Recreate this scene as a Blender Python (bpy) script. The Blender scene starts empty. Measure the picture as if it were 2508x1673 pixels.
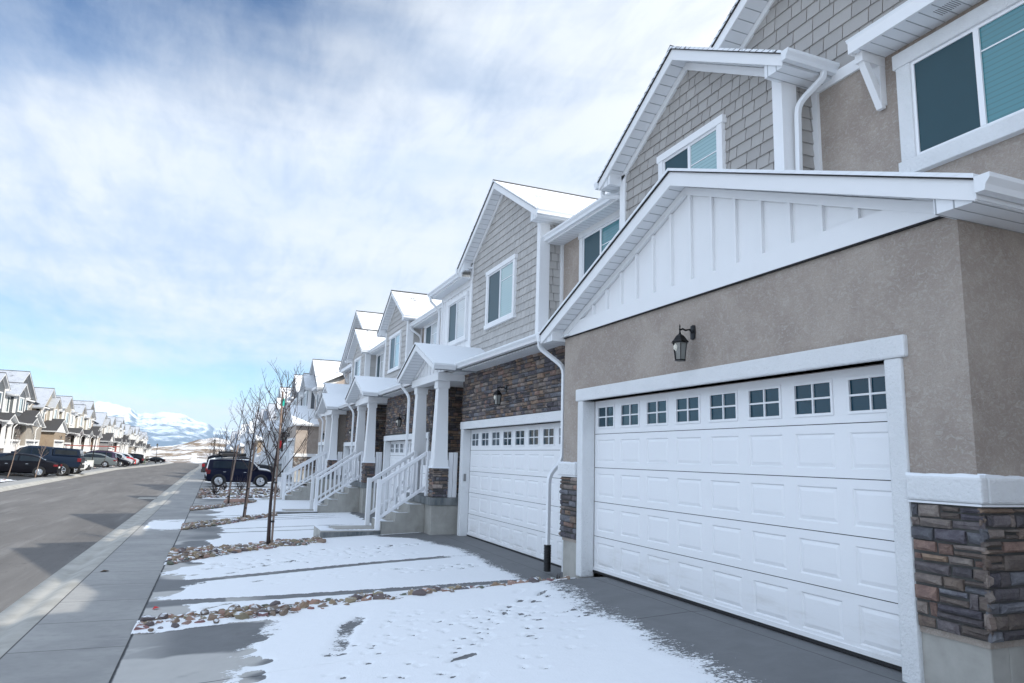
import bpy, math, random
import numpy as np
from mathutils import Vector, Matrix
R = math.radians
S = bpy.context.scene
COL = S.collection
random.seed(7)

# ------------------------------------------------------------------ camera
YAW, PIT, ROL, FPX = R(22.1205), R(9.4052), R(1.6037), 1740.0
fw = Vector((math.sin(YAW)*math.cos(PIT), math.cos(YAW)*math.cos(PIT), math.sin(PIT)))
r0 = Vector((math.cos(YAW), -math.sin(YAW), 0)); u0 = r0.cross(fw)
rt = r0*math.cos(ROL)+u0*math.sin(ROL); up = -r0*math.sin(ROL)+u0*math.cos(ROL)
cd = bpy.data.cameras.new("camera"); cam = bpy.data.objects.new("camera", cd); COL.objects.link(cam)
M = Matrix((rt, up, -fw)).transposed().to_4x4(); M.translation = Vector((0, 0, 1.62)); cam.matrix_world = M
cd.sensor_width = 36; cd.lens = FPX/2508*36; cd.clip_start = .05; cd.clip_end = 60000
S.camera = cam

# ------------------------------------------------------------------ light
SUNV = Vector((1.115, -1.28, 1.0)).normalized()
SEL = math.asin(SUNV.z); SAZ = math.atan2(SUNV.x, SUNV.y)
sl = bpy.data.lights.new("sun", 'SUN'); sl.energy = 3.9; sl.angle = R(.53); sl.color = (1, .93, .82)
so = bpy.data.objects.new("sun", sl); COL.objects.link(so)
so.rotation_euler = SUNV.to_track_quat('Z', 'Y').to_euler(); so.location = (40, -40, 60)
S.view_settings.view_transform = 'Standard'; S.view_settings.look = 'None'
S.view_settings.exposure = 0.42; S.view_settings.gamma = 1
S.cycles.use_denoising = True
S.cycles.max_bounces = 6; S.cycles.volume_bounces = 1

class NT:
    def __init__(s, tree): s.t = tree; s.n = tree.nodes; s.l = tree.links
    def add(s, typ, ins=None, **kw):
        nd = s.n.new(typ)
        for k, v in kw.items(): setattr(nd, k, v)
        for k, v in (ins or {}).items(): s.put(nd, k, v)
        return nd
    def put(s, nd, k, v):
        if isinstance(v, bpy.types.NodeSocket): s.l.new(v, nd.inputs[k])
        else: nd.inputs[k].default_value = v
    def math(s, op, a, b=0.0, c=0.0, clamp=False):
        nd = s.add('ShaderNodeMath', operation=op, use_clamp=clamp)
        s.put(nd, 0, a); s.put(nd, 1, b); s.put(nd, 2, c)
        return nd.outputs[0]
    def mix(s, f, a, b, typ='MIX'):
        nd = s.add('ShaderNodeMix', data_type='RGBA', blend_type=typ)
        s.put(nd, 0, f)
        for i, v in ((6, a), (7, b)):
            s.put(nd, i, v if isinstance(v, bpy.types.NodeSocket) else (tuple(v)+(1,))[:4])
        return nd.outputs[2]
    def ramp(s, f, a, b, lo=0.0, hi=1.0):
        nd = s.add('ShaderNodeMapRange', {0: f, 1: a, 2: b, 3: lo, 4: hi}, clamp=True)
        nd.interpolation_type = 'SMOOTHSTEP'
        return nd.outputs[0]
    def noise(s, vec, scale, detail=4, rough=.55, dist=0.0, col=False):
        nd = s.add('ShaderNodeTexNoise', {'Scale': scale, 'Detail': detail, 'Roughness': rough, 'Distortion': dist})
        if vec is not None: s.put(nd, 'Vector', vec)
        return nd.outputs[1 if col else 0]
    def scaled(s, vec, sc, rot=(0, 0, 0)):
        return s.add('ShaderNodeMapping', {'Vector': vec, 'Scale': sc, 'Rotation': rot}).outputs[0]

W = bpy.data.worlds.new("World"); S.world = W; W.use_nodes = True
w = NT(W.node_tree); w.n.clear()
sky = w.add('ShaderNodeTexSky', sky_type='NISHITA'); sky.sun_disc = False
sky.sun_elevation = SEL; sky.sun_rotation = SAZ; sky.altitude = 1400; sky.air_density = 1.0; sky.dust_density = .4; sky.ozone_density = 2.0
tc = w.add('ShaderNodeTexCoord').outputs['Generated']
sx = w.add('ShaderNodeSeparateXYZ', {0: tc})
elev = w.math('MAXIMUM', sx.outputs[2], 0.0)
den = w.math('ADD', elev, .16)
cu = w.math('DIVIDE', sx.outputs[0], den); cv = w.math('DIVIDE', sx.outputs[1], den)
cvec = w.add('ShaderNodeCombineXYZ', {0: cu, 1: cv, 2: 0.0}).outputs[0]
s1 = w.scaled(cvec, (.62, .50, 1), (0, 0, R(-32)))
n1 = w.noise(s1, 1.25, 7, .52, .25)
n2 = w.noise(w.scaled(cvec, (1.9, 1.1, 1), (0, 0, R(-38))), 1.7, 8, .58, .35)
n3 = w.noise(w.scaled(tc, (1.2, 1.2, 7.5)), 1.9, 6, .55, .3)
# cover: thickest toward the right, thinner high on the left, a clear band low over the far end
side = w.math('MULTIPLY_ADD', sx.outputs[0], .85, .30)
cover = w.math('ADD', w.math('MULTIPLY', n1, .78), w.math('MULTIPLY', n2, .36))
cover = w.math('ADD', cover, .06)
cover = w.math('ADD', cover, w.math('MULTIPLY', side, .55))
cover = w.math('SUBTRACT', cover, w.math('MULTIPLY', w.ramp(elev, .34, .6, 0, .30), w.ramp(sx.outputs[0], -.05, .35, 1, 0)))
cover = w.math('SUBTRACT', cover, w.math('MULTIPLY', w.math('MULTIPLY', w.ramp(elev, .05, .075), w.ramp(elev, .10, .15, .34, 0)), w.ramp(sx.outputs[0], -.22, .02, .15, 1)))
lowband = w.ramp(elev, .03, .10, .12, 0)
cover = w.math('ADD', cover, w.math('MULTIPLY', w.math('SUBTRACT', n3, .5), w.ramp(elev, .1, .3, .9, .25)))
cover = w.math('ADD', cover, lowband)
cover = w.math('ADD', cover, w.math('MULTIPLY', w.ramp(elev, .13, .22), w.ramp(elev, .30, .50, .22, 0)))
mask = w.ramp(cover, .34, 1.02)
n4 = w.noise(w.scaled(cvec, (4.5, 1.6, 1), (0, 0, R(-30))), 2.2, 8, .62, .3)
shade = w.ramp(w.math('ADD', w.math('MULTIPLY', n3, .55), w.math('ADD', w.math('MULTIPLY', n2, .35), w.math('MULTIPLY', n4, .28))), .40, .70)
mask = w.math('ADD', mask, w.math('MULTIPLY', w.math('SUBTRACT', n4, .5), .55), clamp=True)
ccol = w.mix(shade, (5.0, 5.9, 7.3), (6.3, 6.8, 7.5))
ccol = w.mix(w.ramp(sx.outputs[0], .35, .75), ccol, (8.6, 8.7, 8.9))
skyc = w.mix(1.0, sky.outputs[0], (.82, .98, 1.10), 'MULTIPLY')
fin = w.mix(mask, skyc, ccol)
hz = w.ramp(elev, 0, .07, .75, 0)
fin = w.mix(hz, fin, (5.9, 6.6, 7.3))
# extra brightness added out of view, to the left and overhead, lifting ambient light
back = w.math('ADD', w.ramp(w.math('MULTIPLY_ADD', sx.outputs[1], -.25, w.math('MULTIPLY', sx.outputs[0], -1.0)), .30, .62), w.math('MULTIPLY', w.ramp(elev, .62, .9), .7), clamp=True)
fin = w.mix(w.math('MULTIPLY', back, .8), fin, (9.4, 10.8, 12.9))
bg = w.add('ShaderNodeBackground', {'Color': fin, 'Strength': .105})
wo = w.add('ShaderNodeOutputWorld', {'Surface': bg.outputs[0]})

# ------------------------------------------------------------------ materials
MATS = {}
def new_mat(name):
    m = bpy.data.materials.new(name); m.use_nodes = True; MATS[name] = m
    t = NT(m.node_tree); t.n.clear()
    out = t.add('ShaderNodeOutputMaterial'); b = t.add('ShaderNodeBsdfPrincipled')
    t.l.new(b.outputs[0], out.inputs[0]); t.b = b; t.out = out
    t.co = t.add('ShaderNodeTexCoord').outputs['Object']
    return t
def bump(t, h, strength=.5, dist=.01):
    t.put(t.b, 'Normal', t.add('ShaderNodeBump', {'Height': h, 'Strength': strength, 'Distance': dist}).outputs[0])
def line_mask(t, coord, period, width, soft=.3, offset=0.0):
    f = t.math('FRACT', t.math('DIVIDE', t.math('ADD', coord, offset+1000*period), period))
    d = t.math('MINIMUM', f, t.math('SUBTRACT', 1.0, f))
    return t.ramp(d, 0.0, width/period, 1, 0)
def xyz(t, v=None): return t.add('ShaderNodeSeparateXYZ', {0: v or t.co}).outputs

def plain(name, col, rough=.5, metal=0.0, var=.08, scale=3.0, bmp=0.0, bs=60, spec=.5, emit=None):
    t = new_mat(name)
    n = t.noise(t.co, scale, 5)
    a = tuple(c*(1-var) for c in col); b = tuple(min(1, c*(1+var)) for c in col)
    t.put(t.b, 'Base Color', t.mix(n, a, b)); t.put(t.b, 'Roughness', rough); t.put(t.b, 'Metallic', metal)
    t.put(t.b, 'Specular IOR Level', spec)
    if bmp: bump(t, t.noise(t.co, bs, 4), bmp, .004)
    return MATS[name]

plain('white_trim', (.80, .81, .82), .45, var=.03, bmp=.12, bs=25)
plain('white_metal', (.78, .80, .82), .32, var=.03)
plain('white_vinyl', (.82, .83, .85), .30, var=.02)
t = new_mat('door_white')
X = xyz(t); n = t.noise(t.scaled(t.co, (1, .5, 2.5)), 3, 7, .65); g = t.noise(t.scaled(t.co, (1, 2, 26)), 6, 5, .6)
dirt = t.math('MULTIPLY', t.ramp(n, .45, .75), t.ramp(X[2], .75, .0, 0, .55))
t.put(t.b, 'Base Color', t.mix(dirt, t.mix(n, (.78, .79, .81), (.82, .83, .84)), (.50, .48, .45))); t.put(t.b, 'Roughness', t.ramp(n, .3, .7, .32, .5)); bump(t, g, .28, .004)
plain('black_metal', (.012, .012, .013), .35, .6, spec=.5)
plain('black_plastic', (.015, .015, .016), .45)
plain('rubber', (.012, .012, .012), .85, bmp=.2, bs=40)
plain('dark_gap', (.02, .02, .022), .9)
plain('soil', (.10, .075, .055), .95, var=.4, scale=9, bmp=.8, bs=20)
plain('chrome', (.62, .63, .65), .22, 1.0)
plain('grey_box', (.23, .23, .23), .5)
plain('green_box', (.05, .09, .06), .6)
plain('wood_stake', (.24, .175, .14), .8, var=.3, scale=14, bmp=.3, bs=50)
plain('bulb', (.75, .72, .62), .3)
plain('dry_grass', (.30, .22, .12), .9, var=.3)
plain('dark_door', (.03, .022, .02), .4)
plain('red_plastic', (.16, .004, .008), .3)
plain('red_paint', (.40, .015, .02), .3)
plain('teal_tag', (.02, .45, .36), .5)
plain('red_tag', (.55, .02, .02), .5)
plain('beige_metal', (.55, .56, .53), .5)
plain('rust_beam', (.28, .06, .05), .6)
t = new_mat('bark')
nn = t.noise(t.scaled(t.co, (1, 1, .25)), 30, 5, .6)
t.put(t.b, 'Base Color', t.mix(nn, (.022, .015, .015), (.075, .052, .046))); t.put(t.b, 'Roughness', .85); bump(t, nn, .6, .01)
t = new_mat('stucco_trim')
n = t.noise(t.co, 30, 7, .68); n_2 = t.noise(t.co, 3, 3)
t.put(t.b, 'Base Color', t.mix(n_2, (.70, .72, .73), (.82, .83, .84))); t.put(t.b, 'Roughness', .85); bump(t, n, 1.0, .02)
def stucco(name, a, b, c):
    t = new_mat(name)
    n = t.noise(t.co, 1.3, 6, .62, .8); n2 = t.noise(t.scaled(t.co, (1, 1, 1.4), (.3, .2, .5)), 15, 9, .74, 1.6)
    n3 = t.noise(t.co, 90, 3, .6)
    col = t.mix(t.ramp(n, .35, .66), a, b)
    col = t.mix(t.ramp(n2, .45, .68, 0, .70), col, c)
    col = t.mix(t.ramp(n3, .35, .7, .0, .22), col, tuple(x*.6 for x in a))
    t.put(t.b, 'Base Color', col); t.put(t.b, 'Roughness', .9)
    bump(t, t.math('ADD', t.math('MULTIPLY', n2, .9), t.math('MULTIPLY', n3, .7)), .9, .014)
stucco('stucco', (.34, .285, .245), (.43, .37, .32), (.52, .48, .44))
stucco('stucco_tan', (.30, .235, .17), (.35, .28, .21), (.40, .33, .26))
stucco('stucco_cream', (.32, .295, .26), (.37, .34, .30), (.42, .39, .35))
stucco('stucco_grey', (.22, .22, .23), (.28, .28, .29), (.33, .33, .34))
t = new_mat('foundation')
n = t.noise(t.co, 2.2, 6, .6, .3); n2 = t.noise(t.co, 30, 5)
v = t.noise(t.scaled(t.co, (3, 3, .35)), 2.0, 4)
t.put(t.b, 'Base Color', t.mix(t.ramp(n, .3, .7), t.mix(v, (.26, .255, .23), (.36, .35, .32)), (.42, .41, .38))); t.put(t.b, 'Roughness', .88); bump(t, n2, .25, .006)
t = new_mat('wet_concrete')
n = t.noise(t.scaled(t.co, (2, 2, .6)), 3.0, 6, .65)
t.put(t.b, 'Base Color', t.mix(t.ramp(n, .35, .65), (.085, .10, .105), (.20, .21, .21))); t.put(t.b, 'Roughness', .6); bump(t, t.noise(t.co, 30, 5), .3, .006)
def siding(name, a, b):
    t = new_mat(name)
    at = t.add('ShaderNodeAttribute', attribute_name='Col').outputs['Fac']
    g = t.noise(t.scaled(t.co, (8, 8, 1.2)), 9, 5, .6)
    col = t.mix(at, a, b)
    t.put(t.b, 'Base Color', t.mix(g, t.mix(1.0, col, (.93, .93, .93), 'MULTIPLY'), col)); t.put(t.b, 'Roughness', .62); bump(t, g, .22, .004)
siding('siding', (.34, .325, .31), (.42, .405, .385))
siding('siding_light', (.41, .40, .385), (.51, .495, .475))
def lap(name, a, b, per=.17):
    t = new_mat(name)
    X = xyz(t); z = X[2]
    f = t.math('FRACT', t.math('DIVIDE', t.math('ADD', z, 100.0), per))
    g = t.noise(t.co, 6, 4)
    ln = t.ramp(f, 0, .10, 1, 0)
    t.put(t.b, 'Base Color', t.mix(ln, t.mix(g, a, b), tuple(c*.42 for c in a))); t.put(t.b, 'Roughness', .65)
    bump(t, t.math('SUBTRACT', 1.0, f), .8, .02)
lap('lap_light', (.33, .325, .31), (.38, .37, .355))
lap('lap_grey', (.10, .115, .13), (.125, .14, .155))
lap('lap_cream', (.34, .32, .275), (.39, .37, .32))
lap('lap_mid', (.25, .25, .25), (.30, .30, .30))
t = new_mat('soffit')
X = xyz(t)
ln = line_mask(t, X[1], .145, .010)
t.put(t.b, 'Base Color', t.mix(ln, (.77, .79, .81), (.30, .32, .34))); t.put(t.b, 'Roughness', .4)
bump(t, t.math('SUBTRACT', 1.0, ln), .7, .01)
t = new_mat('stone')
at = t.add('ShaderNodeAttribute', attribute_name='Col').outputs['Color']
n = t.noise(t.co, 14, 7, .68, .5); n2 = t.noise(t.scaled(t.co, (1, 1, 2.2)), 42, 6, .7)
col = t.mix(t.ramp(n, .35, .7), t.mix(1.0, at, (.62, .60, .64), 'MULTIPLY'), at)
col = t.mix(t.ramp(n2, .60, .78, 0, .4), col, (.42, .40, .40))
t.put(t.b, 'Base Color', col); t.put(t.b, 'Roughness', .82); bump(t, t.math('ADD', n, t.math('MULTIPLY', n2, .6)), 1.0, .022)
plain('mortar', (.085, .085, .082), .95, var=.2, scale=10, bmp=.6, bs=40)
t = new_mat('stone_far')
br = t.add('ShaderNodeTexVoronoi', {'Vector': t.scaled(t.co, (5.5, 5.5, 12)), 'Scale': 1.0}, feature='F1')
ed = t.add('ShaderNodeTexVoronoi', {'Vector': t.scaled(t.co, (5.5, 5.5, 12)), 'Scale': 1.0}, feature='DISTANCE_TO_EDGE')
hs = t.add('ShaderNodeSeparateColor', {0: br.outputs['Color']}).outputs
c = t.mix(hs[0], (.07, .065, .075), (.24, .19, .15)); c = t.mix(t.ramp(hs[1], .7, .75), c, (.30, .29, .28))
c = t.mix(t.ramp(ed.outputs['Distance'], 0, .07, 1, 0), c, (.03, .03, .03))
t.put(t.b, 'Base Color', c); t.put(t.b, 'Roughness', .85); bump(t, t.ramp(ed.outputs['Distance'], 0, .15), .8, .03)
t = new_mat('rock')
at = t.add('ShaderNodeAttribute', attribute_name='Col').outputs['Color']
oi = t.add('ShaderNodeObjectInfo').outputs['Random']
n = t.noise(t.co, 22, 6, .65)
tint = t.mix(t.ramp(oi, 0, 1), (1.12, 1.0, .92), (.95, .93, .92))
col = t.mix(n, t.mix(1.0, at, (.55, .55, .55), 'MULTIPLY'), at)
rk = t.mix(1.0, col, tint, 'MULTIPLY')
geo = t.add('ShaderNodeNewGeometry'); gn = xyz(t, geo.outputs['Normal']); gp = geo.outputs['Position']
sn = t.math('MULTIPLY', t.ramp(gn[2], .72, .9), t.ramp(t.noise(gp, 7, 4, .6), .50, .58))
t.put(t.b, 'Base Color', t.mix(sn, rk, (.83, .86, .90))); t.put(t.b, 'Roughness', .8); bump(t, n, .7, .012)

def roof_mat(name, amt, base=(.035, .035, .038), snowcol=(.84, .87, .90)):
    # amt: 0 bare .. 1 fully snowed over
    t = new_mat(name)
    X = xyz(t)
    n = t.noise(t.scaled(t.co, (1, 1, 1)), 1.6, 7, .68, .6); fine = t.noise(t.co, 26, 5, .65)
    crs = t.math('FRACT', t.math('DIVIDE', t.math('ADD', X[2], 50.0), .062))
    lnm = t.ramp(crs, 0, .22, 1, 0)
    g = t.noise(t.scaled(t.co, (5, 5, 16)), 3, 3)
    bare = t.mix(g, base, tuple(c*1.9 for c in base))
    bare = t.mix(lnm, bare, (.012, .012, .012))
    m = t.math('ADD', t.math('MULTIPLY', n, .75), t.math('MULTIPLY', fine, .30))
    m = t.math('SUBTRACT', m, t.math('MULTIPLY', lnm, .15 if amt < .95 else .02))
    lo = .80-amt*.72
    sn = t.ramp(m, lo, lo+.10)
    snowc = t.mix(t.math('MULTIPLY', lnm, .75 if amt < .95 else .1), snowcol, (.36, .38, .41))
    t.put(t.b, 'Base Color', t.mix(sn, bare, snowc)); t.put(t.b, 'Roughness', t.ramp(sn, 0, 1, .85, .6))
    bump(t, t.math('ADD', t.math('MULTIPLY', sn, .8), t.math('MULTIPLY', t.math('SUBTRACT', 1.0, lnm), .25)), .5, .015)
roof_mat('roof_snow', 1.0); roof_mat('roof_dusted', .60); roof_mat('roof_bare', .16); roof_mat('roof_thin', .64, snowcol=(.40, .43, .48))
plain('shingle_edge', (.03, .03, .032), .9)
plain('snow_cap', (.84, .87, .91), .6, var=.02, bmp=.5, bs=12)

def glass(name, col, rough=.04, blinds=False, coat=1.6):
    t = new_mat(name)
    X = xyz(t)
    base = col
    if blinds:
        ln = line_mask(t, X[2], .055, .012)
        base = t.mix(ln, col, tuple(c*.72 for c in col))
        t.put(t.b, 'Base Color', base)
    else: t.put(t.b, 'Base Color', tuple(col)+(1,))
    t.put(t.b, 'Roughness', rough); t.put(t.b, 'Specular IOR Level', .25)
    t.put(t.b, 'Coat Weight', 1.0); t.put(t.b, 'Coat Roughness', .015); t.put(t.b, 'Coat IOR', coat)
    n = t.noise(t.co, 1.7, 2)
    t.put(t.b, 'Coat Normal', t.add('ShaderNodeBump', {'Height': n, 'Strength': .12, 'Distance': .05}).outputs[0])
glass('glass_dark', (.005, .045, .060), coat=1.25); glass('glass_blinds', (.30, .46, .47), .3, True); glass('glass_blinds_pale', (.55, .58, .58), .3, True)
glass('glass_teal', (.03, .19, .22), .3, True)
plain('screen', (.010, .050, .066), .3, spec=.4)
glass('glass_door', (.004, .038, .062), coat=1.25); glass('glass_car', (.008, .013, .018), coat=1.3); glass('lamp_glass', (.20, .21, .20), .1)
def car_paint(name, col, metal=.0):
    t = new_mat(name)
    t.put(t.b, 'Base Color', tuple(col)+(1,)); t.put(t.b, 'Roughness', .38); t.put(t.b, 'Metallic', metal)
    t.put(t.b, 'Coat Weight', .13); t.put(t.b, 'Coat Roughness', .05)
    d = t.noise(t.co, 4, 5)
    t.put(t.b, 'Roughness', t.ramp(d, .3, .7, .32, .5)); t.put(t.b, 'Specular IOR Level', .08)
for nm, c in dict(paint_black=(.005, .005, .008), paint_navy=(.004, .006, .022), paint_blue_grey=(.010, .018, .036), paint_grey=(.11, .13, .14), paint_silver=(.42, .44, .47),
                  paint_white=(.72, .74, .76), paint_red=(.33, .012, .02), paint_charcoal=(.028, .030, .036), paint_plum=(.03, .022, .05)).items(): car_paint(nm, c)

# ground surfaces -------------------------------------------------
def concrete(t, co):
    n = t.noise(co, .9, 7, .62, .4); n2 = t.noise(co, 9, 6, .6); n3 = t.noise(t.scaled(co, (90, 3, 1)), 3, 3)
    c = t.mix(t.ramp(n, .3, .7), (.26, .262, .26), (.345, .345, .335))
    c = t.mix(t.ramp(n2, .42, .75, 0, .35), c, (.22, .22, .22))
    return c, t.math('ADD', t.math('MULTIPLY', n2, .5), t.math('MULTIPLY', n3, .35))
t = new_mat('sidewalk')
c, h = concrete(t, t.co)
st = t.noise(t.scaled(t.co, (1, 3, 1)), .8, 5, .6, .8)
c = t.mix(t.ramp(st, .56, .72, 0, .45), c, (.19, .19, .20))
X = xyz(t)
js = line_mask(t, X[1], 1.30, .012, offset=.52)
c = t.mix(js, c, (.05, .05, .05))
jx = t.ramp(t.math('ABSOLUTE', t.math('ADD', X[0], 1.715)), .004, .014, 1, 0)
c = t.mix(jx, c, (.08, .08, .08))
sm = t.add('ShaderNodeAttribute', attribute_name='snow').outputs['Fac']
fn = t.noise(t.scaled(t.co, (1, 3.2, 1)), 2.6, 7, .65, .5)
sn = t.ramp(t.math('ADD', sm, t.math('MULTIPLY', t.math('SUBTRACT', fn, .5), 1.3)), .48, .54)
c = t.mix(sn, c, (.83, .85, .87))
t.put(t.b, 'Base Color', c); t.put(t.b, 'Roughness', .85)
bump(t, t.math('ADD', t.math('SUBTRACT', h, t.math('MAXIMUM', js, jx)), sn), .35, .008)
t = new_mat('asphalt')
n = t.noise(t.scaled(t.co, (1, .16, 1)), 1.1, 6, .6, .4); n2 = t.noise(t.co, 130, 3); n3 = t.noise(t.scaled(t.co, (.6, .25, 1)), .5, 5)
c = t.mix(t.ramp(n, .3, .7), (.105, .100, .097), (.148, .142, .137)); c = t.mix(t.ramp(n3, .58, .72, 0, .45), c, (.052, .050, .050))
c = t.mix(t.ramp(n2, .55, .75, 0, .5), c, (.24, .23, .22))
vc = t.add('ShaderNodeTexVoronoi', {'Vector': t.add('ShaderNodeVectorMath', {0: t.scaled(t.co, (.22, .07, 1)), 1: t.noise(t.co, .8, 4, col=True)}, operation='ADD').outputs[0], 'Scale': 1.0}, feature='DISTANCE_TO_EDGE').outputs['Distance']
c = t.mix(t.math('MULTIPLY', t.ramp(vc, .0, .006, 1, 0), .6), c, (.04, .04, .04))
salt = t.noise(t.scaled(t.co, (1.6, .12, 1)), 1.6, 6, .65)
c = t.mix(t.ramp(salt, .52, .72, 0, .35), c, (.26, .255, .25))
t.put(t.b, 'Base Color', c); t.put(t.b, 'Roughness', .9); bump(t, n2, .5, .006)
t = new_mat('yard')
A = lambda nm: t.add('ShaderNodeAttribute', attribute_name=nm).outputs['Fac']
snow, wet, soil, spk = A('snow'), A('wet'), A('soil'), A('speck')
c, h = concrete(t, t.co)
dryc = t.mix(t.noise(t.co, 5, 6), (.40, .395, .38), (.50, .49, .465))
wetc = t.mix(t.noise(t.co, 3, 6, .6, .5), (.115, .12, .125), (.19, .195, .20))
c = t.mix(wet, dryc, wetc)
so_c = t.mix(t.noise(t.co, 12, 6, .7), (.045, .033, .026), (.19, .14, .105))
c = t.mix(soil, c, so_c)
X = xyz(t)
j1 = t.ramp(t.math('ABSOLUTE', t.math('SUBTRACT', X[0], t.math('MULTIPLY_ADD', t.noise(t.co, 2.5, 3), .03, 5.045))), .002, .009, 1, 0)
j2 = t.math('MULTIPLY', t.ramp(t.math('ABSOLUTE', t.math('SUBTRACT', X[1], t.math('MULTIPLY_ADD', t.noise(t.co, 2.0, 3), .05, 6.88))), .003, .011, 1, 0), t.ramp(X[0], 5.4, 5.2, 0, 1))
jj = t.math('MULTIPLY', t.math('MAXIMUM', j1, j2), t.math('SUBTRACT', 1.0, soil))
jj = t.math('MAXIMUM', jj, t.ramp(t.math('ADD', X[0], t.math('MULTIPLY', t.noise(t.co, 5, 3), .02)), -.655, -.635, 1, 0))
c = t.mix(jj, c, (.035, .037, .04))
f1 = t.noise(t.scaled(t.co, (1, 1.5, 1)), 26, 6, .72); f2 = t.noise(t.scaled(t.co, (1, 1.6, 1)), 9, 5, .6)
f3 = t.noise(t.scaled(t.co, (26, 9, 1), (0, 0, R(28))), 3.0, 2)
edge = t.math('ADD', t.math('MULTIPLY', t.math('SUBTRACT', f1, .5), t.math('MULTIPLY_ADD', spk, 2.4, .5)), t.math('MULTIPLY', t.math('SUBTRACT', f2, .5), .7))
sn = t.ramp(t.math('ADD', snow, edge), .47, .53)
snc = t.mix(f2, (.82, .845, .87), (.86, .88, .90))
c = t.mix(sn, c, snc)
t.put(t.b, 'Base Color', c); t.put(t.b, 'Roughness', t.mix(sn, (.72,)*3, (.55,)*3))
hh = t.math('ADD', t.math('MULTIPLY', sn, 1.3), t.math('MULTIPLY', h, t.math('SUBTRACT', .45, t.math('MULTIPLY', sn, .25))))
hh = t.math('SUBTRACT', t.math('ADD', hh, t.math('MULTIPLY', t.noise(t.co, 4.0, 6, .6), 1.3)), jj)
hh = t.math('ADD', hh, t.math('MULTIPLY', snow, .5))
hh = t.math('ADD', hh, t.math('MULTIPLY', t.math('MULTIPLY', f3, wet), .25))
bump(t, hh, .55, .014)
t = new_mat('field')
n = t.noise(t.co, .035, 9, .66, .5); n2 = t.noise(t.scaled(t.co, (1, 2, 1)), .22, 8, .72); n3 = t.noise(t.co, .012, 4)
geo = t.add('ShaderNodeNewGeometry'); nz = xyz(t, geo.outputs['Normal'])[2]
c = t.mix(t.ramp(n2, .3, .7), (.15, .105, .07), (.30, .225, .145))
c = t.mix(t.ramp(n3, .45, .6), c, t.mix(n2, (.13, .10, .085), (.25, .21, .18)))
sn = t.ramp(t.math('ADD', t.math('MULTIPLY', n, .8), t.math('MULTIPLY', n2, .55)), .63, .74)
t.put(t.b, 'Base Color', t.mix(sn, c, (.82, .84, .87))); t.put(t.b, 'Roughness', .95)
t = new_mat('mountain')
geo = t.add('ShaderNodeNewGeometry'); nz = xyz(t, geo.outputs['Normal'])[2]; pz = xyz(t)[2]
n = t.noise(t.co, .0042, 12, .76, .5)
m = t.math('ADD', t.math('MULTIPLY', n, .95), t.math('MULTIPLY', t.math('DIVIDE', pz, 620.0), .34))
m = t.math('ADD', m, t.math('MULTIPLY', t.math('SUBTRACT', nz, .93), .9))
sn = t.ramp(m, .56, .70)
t.put(t.b, 'Base Color', t.mix(sn, (.10, .15, .22), (.62, .70, .78))); t.put(t.b, 'Roughness', .9)

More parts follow.
